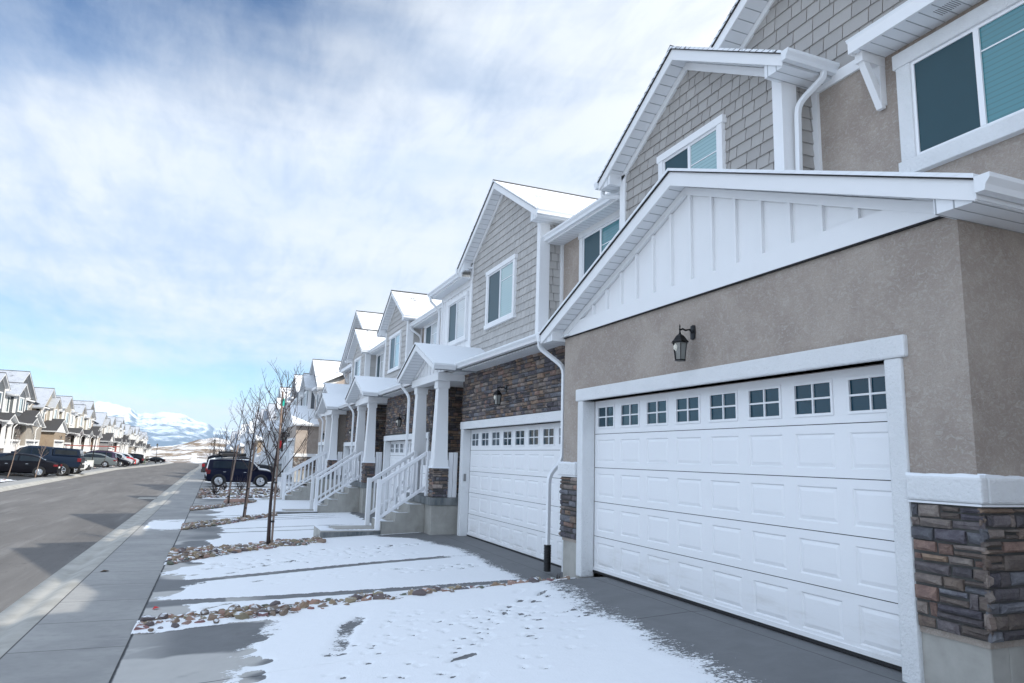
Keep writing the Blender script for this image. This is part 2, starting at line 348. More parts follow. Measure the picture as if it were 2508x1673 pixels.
# ------------------------------------------------------------------ mesh builder
SPLIT = {'foundation', 'corner_board', 'batten', 'eave_box', 'wainscot', 'ledge_band', 'ledge_snow', 'drip_edge', 'guard_panel', 'fascia', 'stair_snow', 'landing_snow', 'roof_rack', 'side_rail', 'support', 'porch_beam'}
class MB:
    def __init__(s): s.v = []; s.f = []; s.c = []; s.mi = []; s.cur = 0; s.col = None; s.pr = []
    def poly(s, pts, faces):
        o = len(s.v); s.pr.append((o, len(s.f))); s.v += [tuple(p) for p in pts]
        cc = s.col or (.5, .5, .5)
        s.c += [cc]*len(pts)
        for f in faces: s.f.append(tuple(i+o for i in f)); s.mi.append(s.cur)
        return s
    def box(s, x0, x1, y0, y1, z0, z1):
        if x0 > x1: x0, x1 = x1, x0
        if y0 > y1: y0, y1 = y1, y0
        if z0 > z1: z0, z1 = z1, z0
        return s.poly([(x0, y0, z0), (x1, y0, z0), (x1, y1, z0), (x0, y1, z0), (x0, y0, z1), (x1, y0, z1), (x1, y1, z1), (x0, y1, z1)],
                      [(0, 3, 2, 1), (4, 5, 6, 7), (0, 1, 5, 4), (1, 2, 6, 5), (2, 3, 7, 6), (3, 0, 4, 7)])
    def prism(s, pts, axis, a, b):
        # pts: 2D polygon in the other two axes (x: (y,z), y: (x,z), z: (x,y)), extruded from a to b
        n = len(pts)
        mk = {'x': lambda p, k: (k, p[0], p[1]), 'y': lambda p, k: (p[0], k, p[1]), 'z': lambda p, k: (p[0], p[1], k)}[axis]
        ar = sum(pts[i][0]*pts[(i+1) % n][1]-pts[(i+1) % n][0]*pts[i][1] for i in range(n))
        if (ar < 0) != (axis == 'y'): pts = pts[::-1]
        if a > b: a, b = b, a
        P = [mk(p, a) for p in pts]+[mk(p, b) for p in pts]
        F = [tuple(range(n))[::-1], tuple(range(n, 2*n))]+[(i, (i+1) % n, n+(i+1) % n, n+i) for i in range(n)]
        return s.poly(P, F)
    def tube(s, path, rad, n=6, cap=True, phase=0.0):
        path = [Vector(p) for p in path]
        if not isinstance(rad, (list, tuple)): rad = [rad]*len(path)
        P = []; prev = None
        for i, p in enumerate(path):
            d = (path[min(i+1, len(path)-1)]-path[max(i-1, 0)]).normalized()
            if prev is None:
                a = Vector((0, 0, 1)) if abs(d.z) < .9 else Vector((0, 1, 0))
                u = d.cross(a).normalized()
            else: u = (prev-d*prev.dot(d)).normalized()
            prev = u; vv = d.cross(u)
            for k in range(n):
                an = 2*math.pi*k/n+phase
                P.append(p+(u*math.cos(an)+vv*math.sin(an))*rad[i])
        F = []
        for i in range(len(path)-1):
            for k in range(n):
                a = i*n+k; b = i*n+(k+1) % n
                F.append((a, b, b+n, a+n))
        if cap: F += [tuple(range(n))[::-1], tuple(range((len(path)-1)*n, len(path)*n))]
        return s.poly(P, F)
    def lathe(s, prof, cx, cy, n=10, cz=0.0, axis='z'):
        P = []
        for r, z in prof:
            for k in range(n):
                a = 2*math.pi*k/n
                if axis == 'z': P.append((cx+r*math.cos(a), cy+r*math.sin(a), cz+z))
                else: P.append((cx+r*math.cos(a), cy+z, cz+r*math.sin(a)))
        F = [(i*n+k, i*n+(k+1) % n, (i+1)*n+(k+1) % n, (i+1)*n+k) for i in range(len(prof)-1) for k in range(n)]
        F += [tuple(range(n))[::-1], tuple(range((len(prof)-1)*n, len(prof)*n))]
        return s.poly(P, F)
    def mesh(s, name, off=(0, 0, 0), smooth=False):
        me = bpy.data.meshes.new(name)
        me.from_pydata([(a-off[0], b-off[1], c-off[2]) for a, b, c in s.v], [], s.f)
        if any(c != (.5, .5, .5) for c in s.c):
            at = me.color_attributes.new('Col', 'FLOAT_COLOR', 'POINT')
            at.data.foreach_set('color', [x for c in s.c for x in (c[0], c[1], c[2], 1.0)])
        if smooth: me.polygons.foreach_set('use_smooth', [True]*len(me.polygons))
        return me
    def build(s, name, mats, parent=None, smooth=False, bev=0, cat=None, heavy=False):
        if not s.v: return None
        if name in SPLIT:
            ps = s.pieces()
            if len(ps) > 1: return [p._build(name, mats, parent, smooth, bev, cat, heavy) for p in ps][0]
        return s._build(name, mats, parent, smooth, bev, cat, heavy)
    def pieces(s):
        n = len(s.pr); pr = s.pr+[(len(s.v), len(s.f))]; bb = []
        for i in range(n):
            a = np.array(s.v[pr[i][0]:pr[i+1][0]]); bb.append((a.min(0)-.004, a.max(0)+.004))
        g = list(range(n))
        def find(i):
            while g[i] != i: i = g[i]
            return i
        for i in range(n):
            for j in range(i):
                if (bb[i][0] <= bb[j][1]).all() and (bb[j][0] <= bb[i][1]).all(): g[find(i)] = find(j)
        out = {}
        for i in range(n):
            p = out.setdefault(find(i), MB()); o = len(p.v)-pr[i][0]; p.pr.append((len(p.v), len(p.f)))
            p.v += s.v[pr[i][0]:pr[i+1][0]]; p.c += s.c[pr[i][0]:pr[i+1][0]]
            p.f += [tuple(k+o for k in f) for f in s.f[pr[i][1]:pr[i+1][1]]]; p.mi += s.mi[pr[i][1]:pr[i+1][1]]
        return list(out.values())
    def _build(s, name, mats, parent=None, smooth=False, bev=0, cat=None, heavy=False):
        off = parent['_o'] if parent is not None else (0, 0, 0)
        me = s.mesh(name, off, smooth)
        for m in (mats if isinstance(mats, (list, tuple)) else [mats]): me.materials.append(MATS[m])
        if isinstance(mats, (list, tuple)): me.polygons.foreach_set('material_index', s.mi)
        o = bpy.data.objects.new(name, me); COL.objects.link(o)
        if parent is not None:
            o.parent = parent; INFO[o.name] = (cat or 'wall', heavy)
            OFF[o.name] = off
            o['_o'] = off
        if bev:
            md = o.modifiers.new('bevel', 'BEVEL'); md.width = bev; md.segments = 2; md.limit_method = 'ANGLE'; md.angle_limit = R(40)
        return o
INFO = {}; OFF = {}
def tag(o, label=None, cat=None, group=None, kind=None):
    if label: o['label'] = label
    if cat: o['category'] = cat
    if group: o['group'] = group
    if kind: o['kind'] = kind
    return o
def empty(name, loc, label, cat, group=None):
    o = bpy.data.objects.new(name, None); COL.objects.link(o); o.location = loc; o['_o'] = tuple(loc); o.empty_display_size = .3
    return tag(o, label, cat, group)
def kids(o): return KIDS.get(o.name, [])
KIDS = {}
def index_kids():
    KIDS.clear()
    for o in COL.objects:
        if o.parent: KIDS.setdefault(o.parent.name, []).append(o)
def copy_tree(o, parent=None, skip=()):
    c = o.copy(); COL.objects.link(c); c.parent = parent
    for ch in kids(o):
        if ch.name.split('.')[0] in skip: continue
        copy_tree(ch, c, skip)
    return c

def clip(poly, a, b, c):
    # keep a*y+b*z<=c
    out = []
    for i in range(len(poly)):
        p, q = poly[i], poly[(i+1) % len(poly)]
        dp, dq = a*p[0]+b*p[1]-c, a*q[0]+b*q[1]-c
        if dp <= 0: out.append(p)
        if (dp < 0) != (dq < 0) and dp != dq:
            k = dp/(dp-dq); out.append((p[0]+(q[0]-p[0])*k, p[1]+(q[1]-p[1])*k))
    return out

# ------------------------------------------------------------------ street profile
def dip(y): return -.0115*max(0.0, y-85.0)
def bend(y): return -3.2*(max(0.0, y-85.0)/175.0)**2
def zs(y): return float(np.interp(y, [-20, 7, 12, 18, 28], [-.355, -.37, -.39, -.43, -.48]))+dip(y)
def zl(y): return float(np.interp(y, [-20, 9.25, 9.95, 17.2, 18.4, 25.6, 26.9], [0, 0, -.17, -.17, -.34, -.34, -.47]))+dip(y)
def gz(x, y):
    x -= bend(y)
    if x >= 5: return zl(y)
    if x >= -.68: return zs(y)+(x+.68)/5.68*(zl(y)-zs(y))
    if x <= -10.9: return zs(y)+.02+(-10.9-x)*.045 if x > -17 else zs(y)+.3
    return zs(y)

# ------------------------------------------------------------------ sub-builders
STONE_COLS = [(.13, .12, .135), (.18, .16, .16), (.25, .195, .155), (.33, .235, .165), (.125, .115, .12), (.29, .25, .215), (.29, .195, .155), (.20, .205, .22), (.20, .165, .14), (.38, .32, .275)]
def stones(mb, plane, c, out, u0, u1, z0, z1, holes=(), size=1.0, seed=1, warm=0.5):
    rg = random.Random(seed)
    z = z0
    while z < z1-.02:
        h = rg.uniform(.055, .115)*size
        if z+h > z1-.03*size: h = z1-z
        u = u0-rg.uniform(0, .2)*size
        while u < u1:
            L = rg.uniform(.10, .36)*size
            if rg.random() < .25: L *= .55
            a, b = max(u, u0), min(u+L, u1)
            if u1-b < .05*size: b = u1
            u = b if b == u1 else u+L
            segs = [(a, b)]
            for (h0, h1, g0, g1) in holes:
                if z+h > g0+.01 and z < g1-.01:
                    ns = []
                    for s0, s1 in segs:
                        if s1 <= h0 or s0 >= h1: ns.append((s0, s1))
                        else:
                            if s0 < h0: ns.append((s0, h0))
                            if s1 > h1: ns.append((h1, s1))
                    segs = ns
            for s0, s1 in segs:
                if s1-s0 < .025: continue
                hs = [(z, z+h)]
                if h > .085*size and rg.random() < .25 and s1-s0 > .1: hs = [(z, z+h*.5), (z+h*.5, z+h)]
                for q0, q1 in hs:
                    g = rg.uniform(.005, .013)*size
                    d = rg.uniform(.022, .046)*size; ci = min(.024*size, (q1-q0)*.32)
                    j = lambda k=1.0: rg.uniform(-.006, .006)*size*k
                    base = [(s0+g, q0+g), (s1-g, q0+g), (s1-g, q1-g), (s0+g, q1-g)]
                    mid = [(p[0]+j(), p[1]+j()) for p in base]
                    cx, cz = (s0+s1)/2, (q0+q1)/2
                    inn = [(p[0]+(ci+abs(j(1.2)))*(1 if p[0] < cx else -1), p[1]+(ci*.8+abs(j(.8)))*(1 if p[1] < cz else -1)) for p in base]
                    col = rg.choice(STONE_COLS)
                    k = rg.uniform(.75, 1.25); mb.col = tuple(x*k for x in col)
                    dd = [d+j(1.8) for _ in range(4)]
                    P = []
                    for (uu, zz), de in [(p, -.004) for p in base]+[(p, dd[i]*.50) for i, p in enumerate(mid)]+[(p, dd[i]) for i, p in enumerate(inn)]:
                        P.append((c+out*de, uu, zz) if plane == 'x' else (uu, c+out*de, zz))
                    F = [(0, 1, 5, 4), (1, 2, 6, 5), (2, 3, 7, 6), (3, 0, 4, 7), (4, 5, 9, 8), (5, 6, 10, 9), (6, 7, 11, 10), (7, 4, 8, 11), (8, 9, 10, 11)]
                    mb.poly(P, F)
        z += h
    mb.col = None
def shakes(mb, X, y0, y1, z0, z1, gable=None, course=.185, wmin=.13, wmax=.34, seed=2, plane='x', out=-1, lapboard=False):
    rg = random.Random(seed); z = z0
    while z < z1:
        y = y0-rg.uniform(0, wmax)
        while y < y1:
            L = 99 if lapboard else rg.uniform(wmin, wmax)
            a, b = max(y, y0), min(y+L, y1); y += L
            if b-a < .02: continue
            dz = 0 if lapboard else 0
            g = 0 if lapboard else .0065
            P = [(a+g, z+dz), (b-g, z+dz), (b-g, z+course), (a+g, z+course)]
            if gable:
                yc, za, s_ = gable
                P = clip(P, s_, 1, za+s_*yc); P = clip(P, -s_, 1, za-s_*yc) if P else P
            if len(P) < 3: continue
            k = rg.uniform(.15, .85); mb.col = (k, k, k)
            V = []
            for (yy, zz) in P:
                th = .020*(1-(zz-z)/course)+.004
                V.append((X+out*th, yy, zz) if plane == 'x' else (yy, X+out*th, zz))
            for (yy, zz) in P: V.append((X-out*.002, yy, zz) if plane == 'x' else (yy, X-out*.002, zz))
            n = len(P)
            mb.poly(V, [tuple(range(n)), tuple(range(n, 2*n))[::-1]]+[(i, n+i, n+(i+1) % n, (i+1) % n) for i in range(n)])
        z += course
    mb.col = None
def garage_door(root, X, y0, y1, z0, z1, cols=8, rows=5, detail=True):
    mb = MB(); H = (z1-z0)/rows; Wd = (y1-y0)/cols
    pan = []
    for r in range(rows):
        a, b = z0+r*H+.004, z0+(r+1)*H-.004
        rec = .014
        # face of the section with recessed raised-panel fields
        cy0 = y0
        top = r == rows-1
        px, pz = Wd*.13, H*.17
        ys = [y0]
        for c in range(cols): ys += [y0+c*Wd+px, y0+(c+1)*Wd-px]
        ys.append(y1)
        zsv = [a, z0+r*H+pz, z0+(r+1)*H-pz, b]
        for i in range(len(ys)-1):
            for k in range(3):
                if k == 1 and i % 2 == 1:
                    p0, p1, q0, q1 = ys[i], ys[i+1], zsv[1], zsv[2]
                    if top: pan.append((p0, p1, q0, q1)); continue
                    d1, d2 = .014, .05
                    A = [(X, p0, q0), (X, p1, q0), (X, p1, q1), (X, p0, q1)]
                    B = [(X+rec, p0+d1, q0+d1), (X+rec, p1-d1, q0+d1), (X+rec, p1-d1, q1-d1), (X+rec, p0+d1, q1-d1)]
                    C = [(X+.003, p0+d2, q0+d2), (X+.003, p1-d2, q0+d2), (X+.003, p1-d2, q1-d2), (X+.003, p0+d2, q1-d2)]
                    F = []
                    for s_ in (0, 4):
                        F += [(s_+j, s_+4+j, s_+4+(j+1) % 4, s_+(j+1) % 4) for j in range(4)]
                    mb.poly(A+B+C, F+[(8, 11, 10, 9)])
                else:
                    mb.poly([(X, ys[i], zsv[k]), (X, ys[i+1], zsv[k]), (X, ys[i+1], zsv[k+1]), (X, ys[i], zsv[k+1])], [(0, 3, 2, 1)])
        for zz in (a, b): mb.poly([(X, y0, zz), (X, y1, zz), (X+.03, y1, zz), (X+.03, y0, zz)], [(0, 1, 2, 3)])
    mb.box(X+.02, X+.06, y0-.02, y1+.02, z0, z1+.02)
    mb.box(X-.012, X+.02, y0, y1, z0+.0, z0+.055)
    door = mb.build('garage_door', 'door_white', root, cat='door')
    sg = MB()
    for r in range(1, rows): sg.box(X+.004, X+.02, y0, y1, z0+r*H-.004, z0+r*H+.004)
    sg.box(X-.02, X+.05, y0, y1, z0-.02, z0+.012)
    sg.build('weather_seal', 'dark_gap', door, cat='door')
    for (p0, p1, q0, q1) in pan:
        f = MB(); e = .022
        # moulded window frame, slightly proud, with a cross of muntins
        f.box(X-.012, X+.01, p0-.004, p0+e, q0-.004, q1+.004); f.box(X-.012, X+.01, p1-e, p1+.004, q0-.004, q1+.004)
        f.box(X-.012, X+.01, p0+e, p1-e, q0-.004, q0+e); f.box(X-.012, X+.01, p0+e, p1-e, q1-e, q1+.004)
        f.box(X-.006, X+.012, (p0+p1)/2-.009, (p0+p1)/2+.009, q0+e, q1-e)
        f.box(X-.0055, X+.0115, p0+e, (p0+p1)/2-.009, (q0+q1)/2-.009, (q0+q1)/2+.009); f.box(X-.0055, X+.0115, (p0+p1)/2+.009, p1-e, (q0+q1)/2-.009, (q0+q1)/2+.009)
        f.cur = 1
        f.box(X+.012, X+.016, p0+.01, p1-.01, q0+.01, q1-.01)
        f.build('door_window', ['door_white', 'glass_door'], door, cat='door')
    return door
def window(root, X, y0, y1, z0, z1, trim='white_trim', tw=.11, split=.5, dark='screen', lit='glass_blinds', header=True, proud=.075, grid=True):
    """outer trim y0..y1, z0..z1 on plane X, facing -X; the dark sash sits at the far (large y) side"""
    m = MB(); o = .03 if header else 0
    m.box(X-proud-.01, X+.01, y0-o, y1+o, z1-tw, z1)
    m.box(X-proud, X+.01, y0, y0+tw, z0+tw, z1-tw); m.box(X-proud, X+.01, y1-tw, y1, z0+tw, z1-tw)
    m.box(X-proud-.012, X+.01, y0-o, y1+o, z0, z0+tw)
    t_ = m.build('window', trim, root, cat='window', bev=.008 if trim == 'stucco_trim' else 0)
    a0, a1, b0, b1 = y0+tw, y1-tw, z0+tw, z1-tw; ym = a0+(a1-a0)*split; e = .035
    f = MB(); P = proud-.02
    f.box(X-P, X, a0, a0+e, b0, b1); f.box(X-P, X, a1-e, a1, b0, b1); f.box(X-P, X, a0+e, a1-e, b0, b0+e); f.box(X-P, X, a0+e, a1-e, b1-e, b1)
    f.box(X-P-.004, X, ym-.028, ym+.028, b0+e, b1-e)
    if grid: f.box(X-.047, X-.037, a0+e, ym-.028, b1-(b1-b0)*.27, b1-(b1-b0)*.27+.014)
    fr = f.build('sash_frame', 'white_vinyl', t_, cat='window')
    MB().box(X-.040, X-.030, ym+.028, a1-e, b0+e, b1-e).build('dark_pane', dark, t_, cat='glass')
    MB().box(X-.038, X-.029, a0+e, ym-.028, b0+e, b1-e).build('blind_pane', lit, t_, cat='glass2')
    return t_
def gutter(root, path, outv, z, cat='trim', w_=.115, h=.12):
    """K-style gutter along a straight run; z is the top"""
    (x0, y0), (x1, y1) = path
    prof = [(0, 0), (0, -h), (w_*.62, -h), (w_*.72, -h*.62), (w_, -h*.28), (w_, 0), (w_-.012, 0), (w_-.012, -.02), (.01, -.02), (.01, 0)]
    P = []
    for (x, y) in ((x0, y0), (x1, y1)):
        for u, v in prof: P.append((x+outv[0]*u, y+outv[1]*u, z+v))
    n = len(prof)
    mb = MB(); mb.poly(P, [(i, (i+1) % n, n+(i+1) % n, n+i) for i in range(n)]+[(1, 2, 3, 4, 5, 0), (n+1, n+0, n+5, n+4, n+3, n+2)])
    return mb.build('gutter', 'white_metal', root, cat='gutter')
def downspout(root, pts, r=.044, drain=False):
    P = []
    for i, p in enumerate(pts):
        p = Vector(p)
        if 0 < i < len(pts)-1:
            a, b = Vector(pts[i-1]), Vector(pts[i+1]); k = min(.12, (p-a).length*.4, (b-p).length*.4)
            q0 = p+(a-p).normalized()*k; q1 = p+(b-p).normalized()*k
            for t_ in (0, .33, .67, 1): P.append(q0*(1-t_)**2+p*2*t_*(1-t_)+q1*t_*t_)
        else: P.append(p)
    o = MB().tube(P, r, 4, phase=math.pi/4).build('downspout', 'white_metal', root, cat='gutter', bev=.008)
    if drain:
        b = Vector(pts[-1]); pr = []; k = 0; z = b.z+.03
        while z > drain[0]:
            pr.append((.062 if k % 2 else .052, z-b.z)); z -= .012; k += 1
        MB().lathe(pr, b.x, b.y, 12, b.z).build('corrugated_pipe', 'black_plastic', o, cat='gutter')
    return o
def gable_roof(root, xf, xb, yc, hw, za, s_, xw, roofmat='roof_snow', fd=.16, ov_sh=.03, lap_=0.02, frieze=.12, soff=True, snow=True):
    """front-facing gable: fascia plane xf, ridge runs back to xb, wall plane xw"""
    th = .035
    m = MB()
    for sg in (-1, 1):
        e = hw+.02
        pts = [(yc, za+.002), (yc+sg*e, za-s_*e+.002), (yc+sg*e, za-s_*e+.002+th), (yc, za+.002+th)]
        m.prism(pts, 'x', xf-ov_sh, xb)
    roof = m.build('roof', roofmat, root, cat='roof'); roof['_o'] = root['_o']
    if roofmat != 'roof_snow':
        MB().prism([(yc-.11, za-s_*.11+.04), (yc, za+.045), (yc+.11, za-s_*.11+.04), (yc, za+.058)], 'x', xf-ov_sh, xb).build('ridge_cap', 'roof_bare', roof, cat='roof')
    ed = MB()
    for sg in (-1, 1):
        e = hw+.012
        ed.prism([(yc, za-.010), (yc+sg*e, za-s_*e-.010), (yc+sg*e, za-s_*e+.0035), (yc, za+.0035)], 'x', xf-ov_sh+.008, xf+.06)
    ed.build('shingle_edge', 'shingle_edge', roof, cat='roof')
    f = MB()
    for sg in (-1, 1):
        pts = [(yc, za-.008), (yc+sg*hw, za-s_*hw-.008), (yc+sg*hw, za-s_*hw-fd), (yc, za-fd-.02)]
        f.prism(pts, 'x', xf, xf+.028)
    f.build('rake_board', 'white_trim', roof, cat='trim')
    so_ = MB()
    for sg in (-1, 1):
        h2 = hw-.004
        so_.prism([(yc, za-.012), (yc+sg*h2, za-s_*h2-.012), (yc+sg*h2, za-s_*h2-fd+.012), (yc, za-fd+.004)], 'x', xf+.028, xw+.02)
        so_.prism([(yc, za-.012), (yc+sg*h2, za-s_*h2-.012), (yc+sg*h2, za-s_*h2-fd+.012), (yc, za-fd+.004)], 'x', xw+.02, xb)
    so_.build('soffit', 'soffit', roof, cat='soffit')
    if frieze:
        z2 = za-fd
        fr = MB()
        for sg in (-1, 1):
            e = hw-.34
            fr.prism([(yc, z2), (yc+sg*e, z2-s_*e), (yc+sg*e, z2-s_*e-frieze), (yc, z2-frieze)], 'x', xw-.045, xw-.005)
        fr.build('frieze_board', 'white_trim', roof, cat='trim')
    return roof
def wall_lamp(root, X, y, z, k=1.0):
    """lantern on a curved arm on a wall facing -X"""
    m = MB(); lx = X-.20*k
    m.lathe([(.065*k, 0), (.065*k, .01), (.03*k, .02)], 0, 0, 10)
    plate = MB(); plate.lathe([(.01, -.09*k), (.045*k, -.08*k), (.05*k, 0), (.045*k, .08*k), (.01, .09*k)], 0, 0, 10)
    plate.v = [(X-.012+a*.25, y+b, z+.12*k+c) for a, b, c in plate.v]
    plate.tube([(X-.01, y, z+.10*k), (X-.06*k, y, z+.15*k), (X-.12*k, y, z+.135*k), (X-.16*k, y, z+.15*k), (lx, y, z+.13*k)], .012*k, 6)
    o = plate.build('wall_lamp', 'black_metal', root, smooth=False, cat='lamp')
    c = MB()
    c.lathe([(.004, .30*k), (.010*k, .27*k), (.006*k, .255*k), (.014*k, .24*k), (.008*k, .22*k), (.018*k, .18*k), (.055*k, .155*k), (.095*k, .10*k), (.112*k, .085*k), (.112*k, .075*k), (.09*k, .075*k)], lx, y, 6, z-.10*k)
    for i in range(6):
        a = 2*math.pi*i/6; ca, sa = math.cos(a), math.sin(a)
        c.tube([(lx+.088*k*ca, y+.088*k*sa, z-.02*k), (lx+.062*k*ca, y+.062*k*sa, z-.235*k)], .006*k, 4)
    c.lathe([(.068*k, 0), (.072*k, .008), (.068*k, .016)], lx, y, 6, z-.245*k)
    c.build('lantern_cage', 'black_metal', o, cat='lamp')
    MB().lathe([(.058*k, -.23*k), (.080*k, -.03*k)], lx, y, 6, z).build('lantern_glass', 'lamp_glass', o, cat='lamp')
    MB().lathe([(.012*k, -.13*k), (.026*k, -.10*k), (.028*k, -.07*k), (.014*k, -.03*k)], lx-.062*k, y, 8, z).build('bulb', 'bulb', o, cat='lamp')
    return o

def porch_gable(root, yc, snowmat='roof_snow'):
    g = gable_roof(root, 4.39, 6.12, yc, 1.75, 4.40, .40, 4.80, snowmat, fd=.145, frieze=.08)
    m = MB(); X = 4.80
    tz = lambda y: 4.40-.145-.40*abs(y-yc)
    m.prism([(yc-1.45, 3.63), (yc+1.45, 3.63), (yc+1.45, tz(yc+1.45)), (yc, tz(yc)), (yc-1.45, tz(yc-1.45))], 'x', X, X+.05)
    k = -4
    while k <= 4:
        y = yc+k*.30; m.box(X-.018, X, y-.014, y+.014, 3.63, tz(y)-.06); k += 1
    m.build('gable_panel', 'white_trim', root, cat='panel')
    y0, y1 = yc-.90, yc+1.60
    b = MB(); b.box(4.74, 5.0, y0, y1, 3.44, 3.63); b.box(5.0, 5.415, y0, y0+.26, 3.44, 3.63); b.box(5.0, 5.415, y1-.26, y1, 3.44, 3.63)
    b.box(4.98, 6.4, y0+.02, y1-.02, 3.55, 3.62)
    b.build('porch_beam', 'white_trim', root, cat='porch')
    for cy in (yc-.57, yc+1.38):
        c = MB(); cx = 4.95
        for (h0, h1, z0, z1) in ((.185, .180, 1.40, 1.56), (.165, .122, 1.56, 3.27), (.150, .150, 3.27, 3.44)):
            c.poly([(cx-h0, cy-h0, z0), (cx+h0, cy-h0, z0), (cx+h0, cy+h0, z0), (cx-h0, cy+h0, z0), (cx-h1, cy-h1, z1), (cx+h1, cy-h1, z1), (cx+h1, cy+h1, z1), (cx-h1, cy+h1, z1)],
                   [(0, 3, 2, 1), (4, 5, 6, 7), (0, 1, 5, 4), (1, 2, 6, 5), (2, 3, 7, 6), (3, 0, 4, 7)])
        col = c.build('porch_column', 'white_trim', root, cat='porch')
        if cy < yc:
            cap = MB(); cap.box(cx-.21, cx+.21, cy-.21, cy+.21, 1.36, 1.40); cap.build('column_cap', 'snow_cap', col, cat='porch')
            q = MB(); q.box(cx-.17, cx+.17, cy-.17, cy+.17, .68, 1.36); q.build('column_base', 'mortar', col, cat='stonewall')
            st = MB(); sd = int(yc*10)
            stones(st, 'x', cx-.165, -1, cy-.19, cy+.19, .69, 1.36, seed=sd, size=.95); stones(st, 'y', cy-.165, -1, cx-.19, cx+.19, .69, 1.36, seed=sd+1, size=.95)
            stones(st, 'x', cx+.165, 1, cy-.19, cy+.19, .69, 1.36, seed=sd+2, size=.95)
            st.build('stone_veneer', 'stone', col, heavy=True, cat='stonewall')
def porch_deck(root, yc, nst, yland, landz, gzv, xland):
    ya = yc-.72
    m = MB(); m.box(4.72, 6.5, ya-.02, yc+1.62, .50, .68); m.build('porch_slab', 'wet_concrete', root, cat='found', bev=.01)
    m = MB(); m.box(4.79, 6.5, ya+.03, yc+1.60, gzv-.2, .50); m.build('porch_foundation', 'foundation', root, cat='found')
    y0, y1 = yc-.08, yc+1.02
    run, n = .335, nst
    rise = (.68-landz)/(n+1)
    xs = 4.75-run*n
    pts = [(xs, gzv-.15), (4.79, gzv-.15), (4.79, .66)]
    pts.append((4.75, .68-rise))
    z = .68-rise; x = 4.75
    for i in range(n):
        x -= run; pts.append((x, z)); z -= rise
        if i < n-1: pts.append((x, z))
    m = MB(); m.prism(pts, 'y', y0, y1); st = m.build('stair', 'foundation', root, cat='found', bev=.008)
    sc = MB(); zz = .68-rise; xx = 4.75
    for i in range(n):
        xx -= run
        sc.box(xx+.005, xx+.09+.1*random.random(), y0+.02, y1-.05, zz-.002, zz+.007); sc.box(xx+.005, xx+run-.04, y0+.01, y0+.07, zz-.003, zz+.006); zz -= rise
    sc.build('stair_snow', 'snow_cap', st, cat='found')
    m = MB(); xl = xland
    m.box(xl, xs+.002, y0, y1+.08, gzv-.3, landz); ld = m.build('landing', 'foundation', root, cat='found', bev=.02)
    lw = MB(); lw.prism([(xl-.004, gzv-.3), (xs, gzv-.3), (xs, landz-.025), (xl-.004, landz-.035)], 'y', y0-.006, y0-.001); lw.build('wet_side', 'wet_concrete', ld, cat='found')
    sn = MB(); rg = random.Random(int(yc))
    def strip(pa, pb, wa):
        N = 26; P = []
        for i in range(N+1):
            f = i/N; ax = pa[0]+(pb[0]-pa[0])*f; ay = pa[1]+(pb[1]-pa[1])*f
            ww = wa*(.45+.9*abs(math.sin(i*1.7+yc))*rg.uniform(.6, 1.2))
            P.append((ax, ay, ww))
        return P
    e = strip((xl+.01, y0+.01), (xs-.02, y0+.01), .10)
    sn.prism([(p[0], p[1]) for p in e]+[(p[0], p[1]+p[2]) for p in e[::-1]], 'z', landz-.002, landz+.009)
    e = strip((xl+.011, y0+.12), (xl+.011, y1+.05), .26)
    sn.prism([(p[0], p[1]) for p in e]+[(p[0]+p[2], p[1]) for p in e[::-1]], 'z', landz-.002, landz+.0095)
    sn.build('landing_snow', 'snow_cap', ld, cat='found')
    # railings: one on each side of the flight
    for yy in (y0-.05, y1+.06):
        m = MB(); h = .055
        m.box(xs-.10-h, xs-.10+h, yy-h, yy+h, landz-.0, landz+1.17)
        post = m; rail = m.build('stair_railing', 'white_vinyl', root, cat='rail', bev=.012)
        r_ = MB(); zA, zB = landz+1.11, 1.70; xA, xB = xs-.05, 4.75; sl_ = (zB-zA)/(xB-xA)
        for (o0, o1, hw_) in ((-.055, .05, .042), (-.86, -.77, .030)):
            r_.prism([(xA, zA+o0), (xB, zB+o0), (xB, zB+o1), (xA, zA+o1)], 'y', yy-hw_, yy+hw_)
        r_.build('handrail', 'white_vinyl', rail, cat='rail', bev=.012)
        N = 8+nst-3
        for i in range(N):
            bx = xA+(xB-xA)*(i+.7)/(N+.4); bz = zA+sl_*(bx-xA)
            MB().box(bx-.019, bx+.019, yy-.019, yy+.019, bz-.80, bz-.04).build('baluster', 'white_vinyl', rail, cat='rail')
        MB().box(4.76, 4.86, yy-.05, yy+.05, .68, 1.76).build('newel_post', 'white_vinyl', rail, cat='rail', bev=.012)
    # short guard between column and wall
    y_ = ya+.05
    m = MB(); m.box(5.16, 5.27, y_-.02, y_+.05, .68, 1.74); m.box(5.28, 5.385, y_-.02, y_+.05, .68, 1.745); m.build('guard_panel', 'white_vinyl', root, cat='rail', bev=.01)
    m = MB(); m.box(5.02, 5.10, yc+1.62, yc+1.70, .68, 1.75); m.box(5.10, 5.40, yc+1.64, yc+1.68, 1.62, 1.70)
    m.build('guard_rail', 'white_vinyl', root, cat='rail')
    # recess with front door
    m = MB(); m.box(6.45, 6.55, ya-.1, yc+1.75, .4, 3.7); m.build('porch_wall', 'stucco', root, cat='stucco')
    d = MB(); d.box(6.40, 6.46, yc-.05, yc+.90, .69, 2.75); fd_ = d.build('front_door', 'dark_door', root, cat='dark')
    MB().box(6.37, 6.40, yc+.02, yc+.06, 1.55, 1.75).build('door_handle', 'chrome', fd_, cat='dark')

